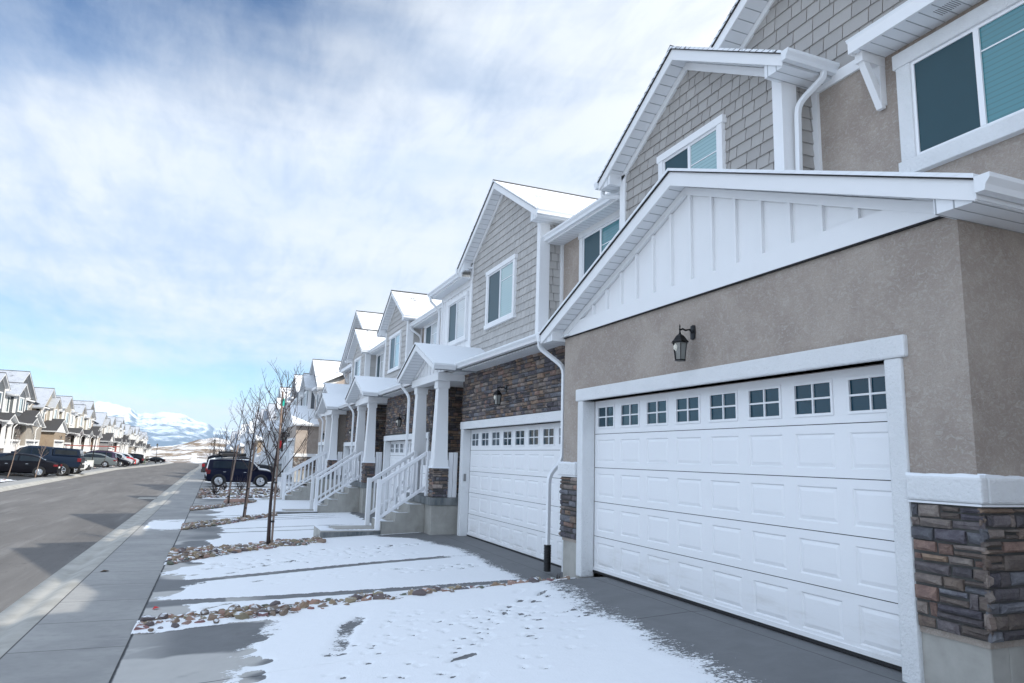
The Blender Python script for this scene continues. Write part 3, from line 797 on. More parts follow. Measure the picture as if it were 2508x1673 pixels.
def stone_garage(root, y0, y1, d0, d1, zf, seed):
    """recessed garage front with ledgestone: wall plane 5.41"""
    X = 5.44; top = 3.64; dh = 2.46
    m = MB(); m.box(X, 5.62, y0, d0-.02, zf-.2, top); m.box(X, 5.62, d1+.02, y1, zf-.2, top); m.box(X, 5.62, d0-.02, d1+.02, zf+dh, top)
    m.box(5.62, 6.5, y1-.12, y1-.02, zf-.2, top); m.box(5.62, 6.5, y0+.001, y0+.10, zf-.2, top)
    m.box(5.64, 5.70, d0-.2, d1+.2, zf-.1, zf+dh+.1)
    wl = m.build('garage_wall', 'mortar', root, cat='stonewall')
    st = MB(); stones(st, 'x', X, -1, y0, y1, zf+.32 if False else zf, top-.02, [(d0-.19, d1+.19, zf-1, zf+dh+.19)], seed=seed, size=.92)
    stones(st, 'y', y0-.002+.0, -1, X-.03, 6.4, max(zf, .3), top-.02, seed=seed+5, size=.92)
    stones(st, 'y', y1+.002, 1, X-.03, 6.4, max(zf, .3), top-.02, seed=seed+7, size=.92)
    st.build('stone_veneer', 'stone', wl, heavy=True, cat='stonewall')
    t_ = MB(); e = .175
    t_.box(5.385, 5.59, d0-e, d0, zf-.05, zf+dh); t_.box(5.385, 5.59, d1, d1+e, zf-.05, zf+dh)
    t_.box(5.372, 5.588, d0-e-.02, d1+e+.02, zf+dh, zf+dh+.175)
    tr = t_.build('door_surround', 'stucco_trim', root, cat='trim', bev=.012)
    kp = MB(); kp.box(5.44, 5.50, d1-.014, d1-.004, zf+1.25, zf+1.42); kp.build('keypad', 'grey_box', tr, cat='trim')
    garage_door(root, 5.59, d0, d1, zf+.02, zf+dh)
    wall_lamp(root, X-.04, (d0+d1)/2+.0, zf+3.10, .95)
    s2 = MB(); s2.box(5.05, X+.02, y0-.3, y1+.02, 3.60, 3.63); s2.build('soffit', 'soffit', root, cat='soffit')
def lower_roof(root, y0, y1, g0, g1, deep=6.14, mat_='roof_snow'):
    m = MB()
    s_ = .41
    m.prism([(4.97, 3.735), (deep, 3.735+s_*(deep-4.97)), (deep, 3.77+s_*(deep-4.97)), (4.96, 3.765)], 'y', y0, y1)
    m.build('roof', mat_, root, cat='roof')
    m = MB(); m.box(4.975, 5.003, y0, y1, 3.63, 3.735); m.build('fascia', 'white_trim', root, cat='trim')
    gutter(root, ((4.974, g0), (4.974, g1)), (-1, 0), 3.745)

def bay(root, y0, y1, za, s_, hov, seed, wmin, wmax, course, win, lapb=False, roofmat='roof_dusted', lapmat='siding', yshift=0.0, sidm='siding_light'):
    """upper floor gabled bay on plane X=6.13"""
    X = 6.13; yc = (y0+y1)/2; hw = (y1-y0)/2+hov
    gz_ = lambda y: za-.16-s_*abs(y-yc)
    m = MB(); m.prism([(y0, 3.9), (y1, 3.9), (y1, gz_(y1)+.1), (yc, gz_(yc)+.05), (y0, gz_(y0)+.1)], 'x', X, 7.2)
    wl = m.build('upper_wall', lapmat if False else 'mortar', root, cat='siding')
    sh = MB(); shakes(sh, X, y0+.05, y1-.05, 4.05, za, (yc, za-.14, s_), course, wmin, wmax, seed, lapboard=lapb)
    shakes(sh, y0, X+.03, 6.66, 4.3, gz_(y0)+.05, None, course, max(wmin, .15), wmax, seed+3, plane='y', out=-1, lapboard=lapb)
    sh.build('siding', sidm, wl, heavy=True, cat='siding')
    c = MB(); b = .13
    for (a0, a1) in ((y0-.035, y0+b), (y1-b, y1+.035)): c.box(X-.045, X+.001, a0, a1, 4.05, gz_(y0)-.01)
    c.box(X+.002, X+.19, y0-.035, y0, 4.05, gz_(y0)-.01)
    c.box(6.585, 6.632, y0-.10, y0-.004, 4.3, 6.33)
    c.build('corner_board', 'white_trim', root, cat='trim')
    rf = gable_roof(root, 5.83, 9.5, yc, hw, za, s_, X, roofmat)
    ez = za-s_*hw
    # boxed eaves and gutters along the two sides
    e = MB()
    for sg in (-1, 1):
        a, b2 = yc+sg*(hw-.005), yc+sg*((y1-y0)/2-.005)
        e.prism([(a, ez-.155), (b2, ez-.155), (b2, gz_(b2)+.03), (a, gz_(a)+.02)], 'x', 5.86, 6.8)
        e.prism([(a, ez-.008), (a+sg*.02, ez-.008), (a+sg*.02, ez-.15), (a, ez-.15)], 'x', 5.831, 6.85)
    e.build('eave_box', 'soffit', rf, cat='soffit')
    gutter(root, ((5.80, yc-hw-.02), (6.9, yc-hw-.02)), (0, -1), ez+.0)
    gutter(root, ((5.80, yc+hw+.02), (6.3, yc+hw+.02)), (0, 1), ez+.0)
    if win: window(root, X, *win)
    return rf
def recess(root, y0, y1, win, mat_='stucco', zt=6.42, trim='stucco_trim', gl='glass_teal'):
    X = 6.63
    m = MB(); m.box(X, 7.0, y0, y1, 3.9, zt-.05); m.build('upper_wall', mat_, root, cat='stucco')
    window(root, X, *win, trim=trim, tw=.14, lit=gl)
    s2 = MB(); s2.box(6.26, X+.05, y0, y1, zt-.155, zt-.13); s2.build('soffit', 'soffit', root, cat='soffit')
    f = MB(); f.box(6.255, 6.283, y0, y1, zt-.16, zt-.01); f.build('fascia', 'white_trim', root, cat='trim')
    gutter(root, ((6.255, y0-.02), (6.255, y1)), (-1, 0), zt)
def main_roof(root, y0, y1, o0=0.0, o1=0.0, mat_='roof_dusted', zt=6.42, hide=None):
    s_ = .50; xr = 11.4; m = MB()
    if hide:
        h0, h1 = hide; zr = zt+s_*(xr-6.25); zh = zt+.03+s_*.55
        if h0 > y0+.1: main_roof(root, y0, h0, o0, 0, mat_, zt)
        if h1 < y1-.1: main_roof(root, h1, y1, 0, o1, mat_, zt)
        m.prism([(6.78, zh-.03), (xr, zr), (17.2, zr-s_*5.8), (17.2, zr-s_*5.8+.04), (xr, zr+.045), (6.78, zh)], 'y', max(h0, y0)-(o0 if h0 <= y0+.1 else 0), min(h1, y1)+(o1 if h1 >= y1-.1 else 0))
        m.build('main_roof', mat_, root, cat='roof'); return
    zr = zt+s_*(xr-6.25)
    m.prism([(6.24, zt-.0), (xr, zr), (17.2, zr-s_*5.8), (17.2, zr-s_*5.8+.04), (xr, zr+.045), (6.22, zt+.03)], 'y', y0-o0, y1+o1)
    m.build('main_roof', mat_, root, cat='roof')
def core(root, y0, y1, g=-.8, mat_='stucco'):
    s_ = .5; zr = 6.35+s_*(11.4-6.65)
    m = MB(); m.prism([(6.70, g), (16.7, g), (16.7, 6.25), (11.4, zr), (6.70, 6.25)], 'y', y0, y1)
    m.build('house_body', mat_, root, cat='stucco')

def gable_garage(root, yc, zf, seed, stc='stucco', back=6.7, roofmat='roof_snow', wains=True, lampk=.98):
    """projecting garage: wall plane 5.13, centre yc, 6.74 wide"""
    X = 5.13; y0, y1 = yc-3.37, yc+3.37; d0, d1 = yc-2.66, yc+2.68; dh = 2.53; sf = zf
    m = MB()
    wb = .40 if wains else zf-.3
    m.prism([(y0, wb), (d0-.02, wb), (d0-.02, zf+dh), (d1+.02, zf+dh), (d1+.02, wb), (y1, wb), (y1, 3.62), (y0, 3.62)], 'x', X, 5.36)
    m.box(5.36, 6.72, y0, y0+.15, .40 if wains else zf-.3, 3.62); m.box(5.36, 6.72, y1-.15, y1, .40 if wains else zf-.3, 3.62)
    m.build('garage_wall', stc, root, cat='stucco')
    m = MB(); k = .012
    m.box(X+k, 5.34, y0+k, d0-.02, zf-.4, .45); m.box(X+k, 5.34, d1+.02, y1-k, zf-.4, .45); m.box(5.34, 6.72, y0+k, y0+.13, zf-.4, .45); m.box(5.34, 6.72, y1-.13, y1-k, zf-.4, .45)
    m.build('foundation', 'foundation', root, cat='found', bev=.012)
    e = .165
    if wains:
        a, b = d0-e-.005, d1+e+.005
        mm = MB()
        for (q0, q1) in ((y0, a), (b, y1)): mm.box(X-.018, X+.01, q0-.018*(q0 == y0), q1+.018*(q1 == y1), .45, 1.385)
        mm.box(X+.01, 6.72, y0-.018, y0+.01, .45, 1.385); mm.box(X+.01, 6.72, y1-.01, y1+.018, .45, 1.385)
        wn = mm.build('wainscot', 'mortar', root, cat='stonewall')
        st = MB()
        stones(st, 'x', X-.018, -1, y0-.05, a, .45, 1.37, seed=seed, size=1.05)
        stones(st, 'y', y0-.018, -1, X-.05, 6.7, .45, 1.37, seed=seed+2, size=1.05)
        st.build('stone_veneer', 'stone', wn, heavy=True, cat='stonewall')
        st = MB(); stones(st, 'x', X-.018, -1, b, y1+.03, .45, 1.37, seed=seed+1, size=1.0)
        st.build('stone_veneer', 'stone', wn, heavy=True, cat='stonewall')
        bd = MB()
        for (q0, q1) in ((y0-.07, a), (b, y1+.07)): bd.box(X-.07, X+.01, q0, q1, 1.395, 1.585)
        bd.box(X+.01, 6.75, y0-.07, y0+.01, 1.395, 1.585); bd.box(X+.01, 6.75, y1-.01, y1+.07, 1.395, 1.585)
        bo = bd.build('ledge_band', 'stucco_trim', root, cat='trim', bev=.018)
        sn = MB(); rg = random.Random(seed)
        def lump(p, axis, ca, cb):
            for q0, q1 in p:
                n = max(4, int((q1-q0)/.07)); top = [(q0+(q1-q0)*i/n, 1.588+.012+rg.uniform(-.006, .010)) for i in range(n+1)]
                sn.prism([(q0, 1.58)]+top+[(q1, 1.58)], axis, ca, cb)
        lump([(y0-.06, a), (b, y1)], 'x', X-.062, X-.002); lump([(X, 6.7)], 'y', y0-.062, y0-.002)
        sn.build('ledge_snow', 'snow_cap', bo, cat='trim')
        fl = MB()
        for (q0, q1) in ((y0-.05, a), (b, y1+.05)): fl.box(X-.052, X, q0, q1, 1.376, 1.393)
        fl.box(X, 6.7, y0-.052, y0, 1.376, 1.393); fl.build('drip_edge', 'white_metal', bo, cat='trim')
    t_ = MB()
    t_.box(X-.032, X+.19, d0-e, d0, zf-.06, zf+dh); t_.box(X-.032, X+.19, d1, d1+e, zf-.06, zf+dh)
    t_.box(X-.046, X+.189, d0-e-.05, d1+e+.05, zf+dh, zf+dh+.185)
    t_.build('door_surround', 'stucco_trim', root, cat='trim', bev=.018)
    garage_door(root, 5.32, d0, d1, zf+.03, zf+dh)
    s_ = .395; za = 5.17; fd = .165
    tz = lambda y: za-fd-s_*abs(y-yc)
    m = MB(); m.prism([(y0, 3.61), (y1, 3.61), (y1, tz(y1)+.05), (yc, tz(yc)+.05), (y0, tz(y0)+.05)], 'x', X+.002, X+.12)
    m.build('gable_panel', 'white_trim', root, cat='panel')
    bt = MB()
    for i in range(-8, 9):
        y = yc-.04+i*.405; top = tz(y)-.10
        if top-3.81 > .03: bt.box(X-.034, X+.002, y-.024, y+.024, 3.812, top)
    bt.build('batten', 'white_trim', root, cat='panel')
    m = MB(); m.box(X-.035, X+.01, y0-.03, y1+.03, 3.60, 3.812); m.build('band_board', 'white_trim', root, cat='trim')
    m = MB(); m.box(X-.037, X-.002, y0-.032, y1+.032, 3.585, 3.598); m.build('painted_shadow_line', 'dark_gap', root, cat='trim')  # solid dark strip standing in for the shadow line under the band board
    rf = gable_roof(root, 4.86, back, yc+.02, 3.72, za, s_, X, roofmat, fd=fd, frieze=.10)
    ez = za-s_*3.72
    e_ = MB()
    for sg in (-1, 1):
        a, b2 = yc+.02+sg*3.71, yc+sg*3.36
        e_.prism([(a, ez-.16), (b2, ez-.16), (b2, ez+.02), (a, ez-.012)], 'x', 4.89, 6.72)
        e_.prism([(a+sg*.0, ez-.012), (a+sg*.02, ez-.012), (a+sg*.02, ez-.155), (a, ez-.155)], 'x', 4.861, 6.72)
    e_.build('eave_box', 'soffit', rf, cat='soffit')
    gutter(root, ((4.83, yc-3.72), (6.7, yc-3.72)), (0, -1), ez+.0)
    gutter(root, ((4.83, yc+3.76), (5.0, yc+3.76)), (0, 1), ez+.0)
    wall_lamp(root, X, yc-.05, zf+3.05, lampk)
    return rf

def big_gable(root, yc, hw, za, s_, wy0, wy1, roofmat='roof_dusted', seed=5, wallmat='siding', lapb=False):
    X = 6.63
    m = MB(); tz = lambda y: za-.16-s_*abs(y-yc)
    m.prism([(wy0, 3.9), (wy1, 3.9), (wy1, tz(wy1)+.05), (yc, tz(yc)+.05), (wy0, tz(wy0)+.05)], 'x', X, 7.0)
    m.build('upper_wall', 'stucco', root, cat='stucco')
    sh = MB(); shakes(sh, X, wy0, wy1, 6.40, za, (yc, za-.14, s_), .19, .16, .38, seed, lapboard=lapb)
    o = sh.build('siding', 'siding', root, heavy=False, cat='siding')
    m = MB(); m.box(X-.035, X, wy0, wy1, 6.27, 6.41); m.build('band_board', 'white_trim', root, cat='trim')
    gable_roof(root, 6.26, 11.3, yc, hw, za, s_, X, roofmat, frieze=.1)
def shed_hood(root, y0, y1, brs):
    m = MB(); X = 6.63
    m.prism([(6.20, 6.36), (X+.02, 6.56), (X+.02, 6.60), (6.18, 6.395)], 'y', y0-.02, y1+.02); r_ = m.build('hood_roof', 'roof_snow', root, cat='roof')
    m = MB(); m.box(6.19, 6.22, y0, y1, 6.22, 6.365); m.prism([(6.22, 6.22), (X, 6.22), (X, 6.54), (6.22, 6.362)], 'y', y0, y0+.03)
    m.prism([(6.22, 6.22), (X, 6.22), (X, 6.54), (6.22, 6.362)], 'y', y1-.03, y1); m.build('hood_fascia', 'white_trim', r_, cat='trim')
    m = MB(); m.box(6.221, X, y0+.03, y1-.03, 6.235, 6.26); m.build('soffit', 'soffit', r_, cat='soffit')
    y = y0+.25
    while y < y1-.5:
        v = MB()
        for k in range(9): v.box(6.36, 6.50, y+k*.024, y+k*.024+.007, 6.232, 6.2355)
        v.build('soffit_vent', 'grey_box', r_, cat='dark')
        y += .62
    for yb in brs:
        m = MB(); m.box(6.28, X, yb-.05, yb+.05, 6.12, 6.235); m.box(X-.09, X, yb-.045, yb+.045, 5.66, 6.12)
        m.prism([(6.31, 6.12), (6.40, 6.12), (X-.02, 5.74), (X-.02, 5.62), (X-.07, 5.62)], 'y', yb-.04, yb+.04)
        m.build('bracket', 'white_trim', root, cat='trim')

# ------------------------------------------------------------------ the near terrace, one thing per house
def unit_A():
    r = empty('townhouse', (5.4, 6.9, 0), 'nearest townhouse, with the stucco garage, white board gable and big teal window', 'townhouse', 'attached townhouses on the right side of the street')
    core(r, -9.0, 10.6); main_roof(r, -9.0, 10.6, .3, 0, hide=(2.4, 10.15))
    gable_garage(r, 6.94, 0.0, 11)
    bay(r, 6.37, 10.16, 7.80, .59, .32, 21, .14, .34, .165, (7.44, 8.98, 4.87, 6.40), sidm='siding')
    big_gable(r, 6.60, 3.6, 8.45, .587, 2.4, 10.2)
    m = MB(); m.box(6.631, 7.0, -9, 2.4, 3.9, 6.4); m.box(6.1, 7, -9, 3.6, -.5, 3.9); m.build('side_wall', 'stucco', r, cat='stucco')
    gable_roof(r, 6.26, 11.3, -1.4, 3.0, 8.3, .587, 6.63, 'roof_dusted', frieze=0)
    shed_hood(r, 2.2, 5.42, (5.36, 2.4))
    downspout(r, [(6.42, 5.99, 6.42), (6.42, 5.99, 6.30), (6.24, 6.24, 6.02), (6.24, 6.27, 4.6)])
    downspout(r, [(5.95, 10.55, 6.36), (5.95, 10.55, 6.26), (6.2, 10.26, 6.2), (6.3, 10.26, 6.1)])
    window(r, 6.63, 2.9, 5.13, 4.72, 6.14, trim='stucco_trim', tw=.17, lit='glass_teal', split=.62)
    return r
def unit_B():
    r = empty('townhouse', (5.4, 15, -.17), 'second townhouse, ledgestone around its garage door and a shingled gable above', 'townhouse', 'attached townhouses on the right side of the street')
    core(r, 10.6, 20.9); main_roof(r, 10.6, 20.9)
    stone_garage(r, 10.38, 16.38, 10.84, 16.18, -.17, 31)
    lower_roof(r, 10.5, 18.95, 10.72, 15.40, 6.64)
    porch_gable(r, 17.18); porch_deck(r, 17.18, 3, 17.1, -.11, -.27, 2.36)
    gutter(r, ((4.36, 15.43), (4.88, 15.43)), (0, -1), 3.71); gutter(r, ((4.36, 18.94), (4.88, 18.94)), (0, 1), 3.71)
    recess(r, 10.15, 13.6, (10.86, 12.60, 4.6, 6.28))
    bay(r, 13.55, 18.12, 8.45, .59, .40, 41, .10, .26, .178, (14.87, 16.78, 4.85, 6.36))
    X = 6.13; m = MB(); m.box(X, 6.9, 18.1, 20.88, 4.2, 6.55)
    for y in (18.28, 20.3, 20.6): m.box(X-.016, X, y-.02, y+.02, 4.3, 6.33)
    for y in (18.6, 18.95, 19.3, 19.65, 20.0): m.box(X-.016, X, y-.02, y+.02, 6.17, 6.33)
    for y in (18.6, 18.95, 19.3, 19.65, 20.0): m.box(X-.016, X, y-.02, y+.02, 4.3, 4.83)
    m.box(X-.03, X, 18.1, 20.9, 6.33, 6.50); m.box(X-.035, X+.1, 20.8, 20.92, 4.2, 6.5)
    m.build('batten_wall', 'white_trim', r, cat='panel')
    window(r, X, 18.35, 20.12, 4.83, 6.20, lit='glass_blinds_pale', split=.52)
    m = MB(); m.prism([(5.80, 6.64), (7.2, 7.33), (7.2, 7.37), (5.78, 6.67)], 'y', 18.0, 21.15); m.build('roof', 'roof_dusted', r, cat='roof')
    m = MB(); m.box(5.80, 5.828, 18.1, 21.15, 6.49, 6.64); m.build('fascia', 'white_trim', r, cat='trim')
    m = MB(); m.box(5.828, 6.9, 18.1, 21.12, 6.50, 6.53); m.build('soffit', 'soffit', r, cat='soffit')
    gutter(r, ((5.80, 18.15), (5.80, 21.15)), (-1, 0), 6.65)
    downspout(r, [(5.74, 20.95, 6.55), (5.74, 20.95, 6.40), (6.06, 20.98, 6.12), (6.06, 20.98, 4.35)])
    downspout(r, [(4.92, 10.86, 3.66), (4.92, 10.86, 3.50), (5.24, 10.56, 3.16), (5.24, 10.56, 1.62), (5.02, 10.60, 1.38), (5.02, 10.60, .26)], drain=(-.12,))
    downspout(r, [(4.50, 18.99, 3.62), (4.50, 18.99, 3.50), (4.70, 18.84, 3.22), (4.70, 18.84, 1.02), (4.52, 18.96, .80), (4.52, 18.96, -.1)])
    return r
def unit_C():
    r = empty('townhouse', (5.4, 23.5, -.34), 'third townhouse, lap sided gable over a taller railed stair', 'townhouse', 'attached townhouses on the right side of the street')
    core(r, 20.9, 28.9); main_roof(r, 20.9, 28.9)
    stone_garage(r, 18.98, 24.88, 19.34, 24.68, -.34, 51)
    lower_roof(r, 18.9, 27.45, 18.9, 23.90, 6.64)
    porch_gable(r, 25.68); porch_deck(r, 25.68, 4, 25.6, -.33, -.46, 2.0)
    gutter(r, ((4.36, 23.93), (4.88, 23.93)), (0, -1), 3.71); gutter(r, ((4.36, 27.44), (4.88, 27.44)), (0, 1), 3.71)
    recess(r, 20.9, 25.2, (22.80, 24.55, 4.6, 6.34), gl='glass_blinds_pale')
    bay(r, 25.18, 28.89, 8.0, .59, .40, 61, .07, .20, .20, (26.1, 27.95, 4.85, 6.34), lapb=True)
    downspout(r, [(6.18, 25.05, 6.35), (6.18, 25.05, 6.2), (6.55, 24.95, 5.95), (6.55, 24.95, 4.5)])
    downspout(r, [(4.50, 27.49, 3.62), (4.50, 27.49, 3.50), (4.70, 27.34, 3.22), (4.70, 27.34, 1.02), (4.52, 27.46, .80), (4.52, 27.46, -.3)])
    return r
def unit_D():
    r = empty('townhouse', (5.4, 32, -.47), 'fourth townhouse, small sided gable over the farthest railed stair', 'townhouse', 'attached townhouses on the right side of the street')
    core(r, 28.9, 36.9); main_roof(r, 28.9, 36.9, hide=(33.15, 36.9))
    stone_garage(r, 27.48, 33.38, 27.84, 33.18, -.47, 71)
    lower_roof(r, 27.4, 35.95, 27.4, 32.40, 6.64)
    porch_gable(r, 34.18); porch_deck(r, 34.18, 5, 34.1, -.46, -.6, 1.75)
    gutter(r, ((4.36, 32.43), (4.88, 32.43)), (0, -1), 3.71)
    downspout(r, [(4.50, 35.99, 3.62), (4.50, 35.99, 3.50), (4.70, 35.84, 3.22), (4.70, 35.84, .3)]); gutter(r, ((4.36, 35.94), (4.88, 35.94)), (0, 1), 3.71)
    recess(r, 28.8, 33.15, (31.2, 32.95, 4.6, 6.34), gl='glass_blinds_pale')
    bay(r, 33.1, 36.85, 7.75, .59, .32, 81, .07, .20, .20, (34.2, 35.85, 4.85, 6.34), lapb=True)
    return r
def unit_E():
    r = empty('townhouse', (5.4, 38, -.47), 'end townhouse of the nearest row, tall gable and bracketed hood behind the last porch', 'townhouse', 'attached townhouses on the right side of the street')
    core(r, 36.9, 42.3); main_roof(r, 36.9, 42.3, 0, .3, hide=(36.9, 42.3))
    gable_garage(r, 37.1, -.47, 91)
    big_gable(r, 37.5, 4.7, 9.15, .56, 33.2, 42.3, lapb=True)
    shed_hood(r, 37.2, 41.2, (37.5, 40.9))
    window(r, 6.63, 38.2, 40.3, 4.72, 6.14, trim='stucco_trim', tw=.17, lit='glass_blinds_pale')
    return r
UNITS = [unit_A(), unit_B(), unit_C(), unit_D(), unit_E()]
index_kids()
# ------------------------------------------------------------------ farther houses: flattened copies of the near ones
SWAP = {('mortar', 'stonewall'): 'stone_far', ('mortar', 'siding'): 'lap_mid', ('siding', 'siding'): 'lap_mid', ('stone', 'stonewall'): 'stone_far'}
DROP_DEEP = {'trim_small'}
def gather(o, root, acc, skipcats=()):
    cat, heavy = INFO.get(o.name, ('wall', False))
    if cat in skipcats: return
    if o.type == 'MESH' and not heavy: acc.append((o, cat))
    for ch in kids(o): gather(ch, root, acc, skipcats)
def flatten(name, items):
    V = []; F = []; MI = []; mats = []
    for o, cat in items:
        me = o.data; n0 = len(V)
        co = np.empty(len(me.vertices)*3, 'f'); me.vertices.foreach_get('co', co)
        V += [tuple(v) for v in co.reshape(-1, 3).tolist()]
        names = [SWAP.get((m.name, cat), m.name) for m in me.materials]
        idx = []
        for nm in names:
            if nm not in mats: mats.append(nm)
            idx.append(mats.index(nm))
        for p in me.polygons:
            F.append(tuple(i+n0 for i in p.vertices)); MI.append(idx[p.material_index])
    me = bpy.data.meshes.new(name); me.from_pydata(V, [], F)
    for nm in mats: me.materials.append(MATS[nm])
    me.polygons.foreach_set('material_index', MI)
    return me
LOD = {}
def lod_parts(u, skipcats):
    key = (u.name, tuple(skipcats))
    if key not in LOD:
        out = []
        for ch in kids(u):
            acc = []; gather(ch, u, acc, skipcats)
            if acc: out.append((ch.name.split('.')[0], flatten(ch.name.split('.')[0], acc)))
        LOD[key] = out
    return LOD[key]
def lod_whole(u, skipcats):
    key = (u.name, 'w', tuple(skipcats))
    if key not in LOD:
        acc = []
        for ch in kids(u): gather(ch, u, acc, skipcats)
        LOD[key] = flatten('townhouse', acc)
    return LOD[key]
def recolor(o, sch):
    for i, sl_ in enumerate(o.material_slots):
        nm = sl_.material.name
        if nm in sch: sl_.link = 'OBJECT'; sl_.material = MATS[sch[nm]]
def place_house(u, dy, dz, left, sch, label, group, parts, skipcats=()):
    lx = u.location.x; y = u.location.y+dy
    X = (-12.24-lx if left else lx)+bend(y)
    if parts:
        r = empty('townhouse', (X, y, u.location.z+dz), label, 'townhouse', group)
        for nm, me in lod_parts(u, skipcats):
            o = bpy.data.objects.new(nm, me); COL.objects.link(o); o.parent = r; recolor(o, sch)
    else:
        r = bpy.data.objects.new('townhouse', lod_whole(u, skipcats)); COL.objects.link(r); r.location = (X, y, u.location.z+dz)
        tag(r, label, 'townhouse', group); recolor(r, sch)
    if left: r.scale = (-1, 1, 1)
    return r
def unit_Ashort():
    r = empty('townhouse', (5.4, 6.9, 0), 'x', 'townhouse')
    core(r, 2.7, 10.6); main_roof(r, 2.7, 10.6, .3, 0, hide=(2.7, 10.15))
    gable_garage(r, 6.94, 0.0, 11, wains=True)
    bay(r, 6.37, 10.16, 7.80, .59, .32, 21, .14, .34, .165, (7.44, 8.98, 4.87, 6.40), sidm='siding')
    big_gable(r, 6.60, 4.2, 8.75, .587, 2.7, 10.2, lapb=True)
    shed_hood(r, 3.0, 5.42, (5.36, 3.1))
    window(r, 6.63, 3.2, 5.13, 4.72, 6.14, trim='stucco_trim', tw=.17, lit='glass_blinds_pale')
    return r
AS = unit_Ashort(); index_kids()
PROTO = [AS]+UNITS[1:]
SCH = {
 'grey': dict(lap_mid='lap_grey', siding='lap_grey', stucco='stucco', roof_dusted='roof_dusted'),
 'leftgrey': dict(lap_mid='lap_grey', siding='lap_grey', stucco='stucco_cream', roof_snow='roof_bare', roof_dusted='roof_thin'),
 'cream': dict(lap_mid='lap_cream', siding='lap_cream', stucco='stucco_tan', roof_snow='roof_bare', roof_dusted='roof_thin'),
 'pale': dict(lap_mid='lap_light', siding='lap_light', stucco='stucco_grey', roof_snow='roof_bare', roof_dusted='roof_thin'),
 'pale2': dict(lap_mid='lap_cream', siding='lap_cream', stucco='stucco_cream', roof_snow='roof_bare', roof_dusted='roof_thin'),
 'rpale': dict(lap_mid='lap_light', siding='lap_light', stucco='stucco_tan', roof_dusted='roof_thin'),
}
ORD = ['first', 'second', 'third', 'fourth', 'fifth']
FEAT = ['near end', 'broad gable', 'middle gable', 'small gable', 'far end']
rows = [ # left?, shift, scheme, detailed, name, units
 (False, 49.3, 'grey', True, 'grey-sided row on the right, behind the bare trees', [0, 1, 2, 3, 4]),
 (False, 98.6, 'rpale', False, 'third row on the right', [0, 1, 2, 3, 4]),
 (False, 148.0, 'grey', False, 'fourth row on the right', [0, 1, 2, 3, 4]),
 (False, 197.0, 'rpale', False, 'farthest row on the right', [0, 1, 2, 3, 4]),
 (True, 49.0, 'leftgrey', True, 'nearest blue-grey row across the street', [2, 3, 4]),
 (True, 92.6, 'cream', True, 'cream row across the street, behind the camper pickup', [0, 1, 2, 3, 4]),
 (True, 141.0, 'pale', False, 'third row across the street, behind the red pickup', [0, 1, 2, 3, 4]),
 (True, 189.0, 'pale2', False, 'fourth row across the street', [0, 1, 2, 3, 4]),
 (True, 233.0, 'pale', False, 'farthest row across the street', [0, 1, 2, 3, 4])]
for left, dy, sc, det, nm, us in rows:
    for k, i in enumerate(us):
        sk = ('rail',) if left else ()
        if left and i == 3 and dy < 60: sk = ('rail', 'porch', 'porchroof', 'found')
        gname = 'townhouses of the '+nm.split(',')[0]
        place_house(PROTO[i], dy, dip(dy+(20 if dy > 60 else 0)), left, SCH[sc], '%s house (%s) of the %s' % (ORD[k], FEAT[i], nm), gname, det, sk)
for o in [o for o in COL.objects if o == AS or (o.parent and (o.parent == AS or o.parent.parent == AS))]: bpy.data.objects.remove(o)

# ------------------------------------------------------------------ ground surfaces
def vnoise(x, y, seed=0, oct_=4, scale=1.0):
    out = np.zeros_like(x); amp = 1.0; tot = 0
    rs = np.random.RandomState(seed)
    for o in range(oct_):
        T = rs.rand(64, 64); u = x*scale*2**o+o*17.3; v = y*scale*2**o+o*9.1
        iu = np.floor(u).astype(int); iv = np.floor(v).astype(int); fu = u-iu; fv = v-iv
        fu = fu*fu*(3-2*fu); fv = fv*fv*(3-2*fv)
        a = T[iu % 64, iv % 64]; b = T[(iu+1) % 64, iv % 64]; c = T[iu % 64, (iv+1) % 64]; d = T[(iu+1) % 64, (iv+1) % 64]
        out += amp*((a*(1-fu)+b*fu)*(1-fv)+(c*(1-fu)+d*fu)*fv); tot += amp; amp *= .5
    return out/tot
def sstep(x, a, b):
    t_ = np.clip((x-a)/(b-a), 0, 1); return t_*t_*(3-2*t_)
VZ = np.vectorize(gz)
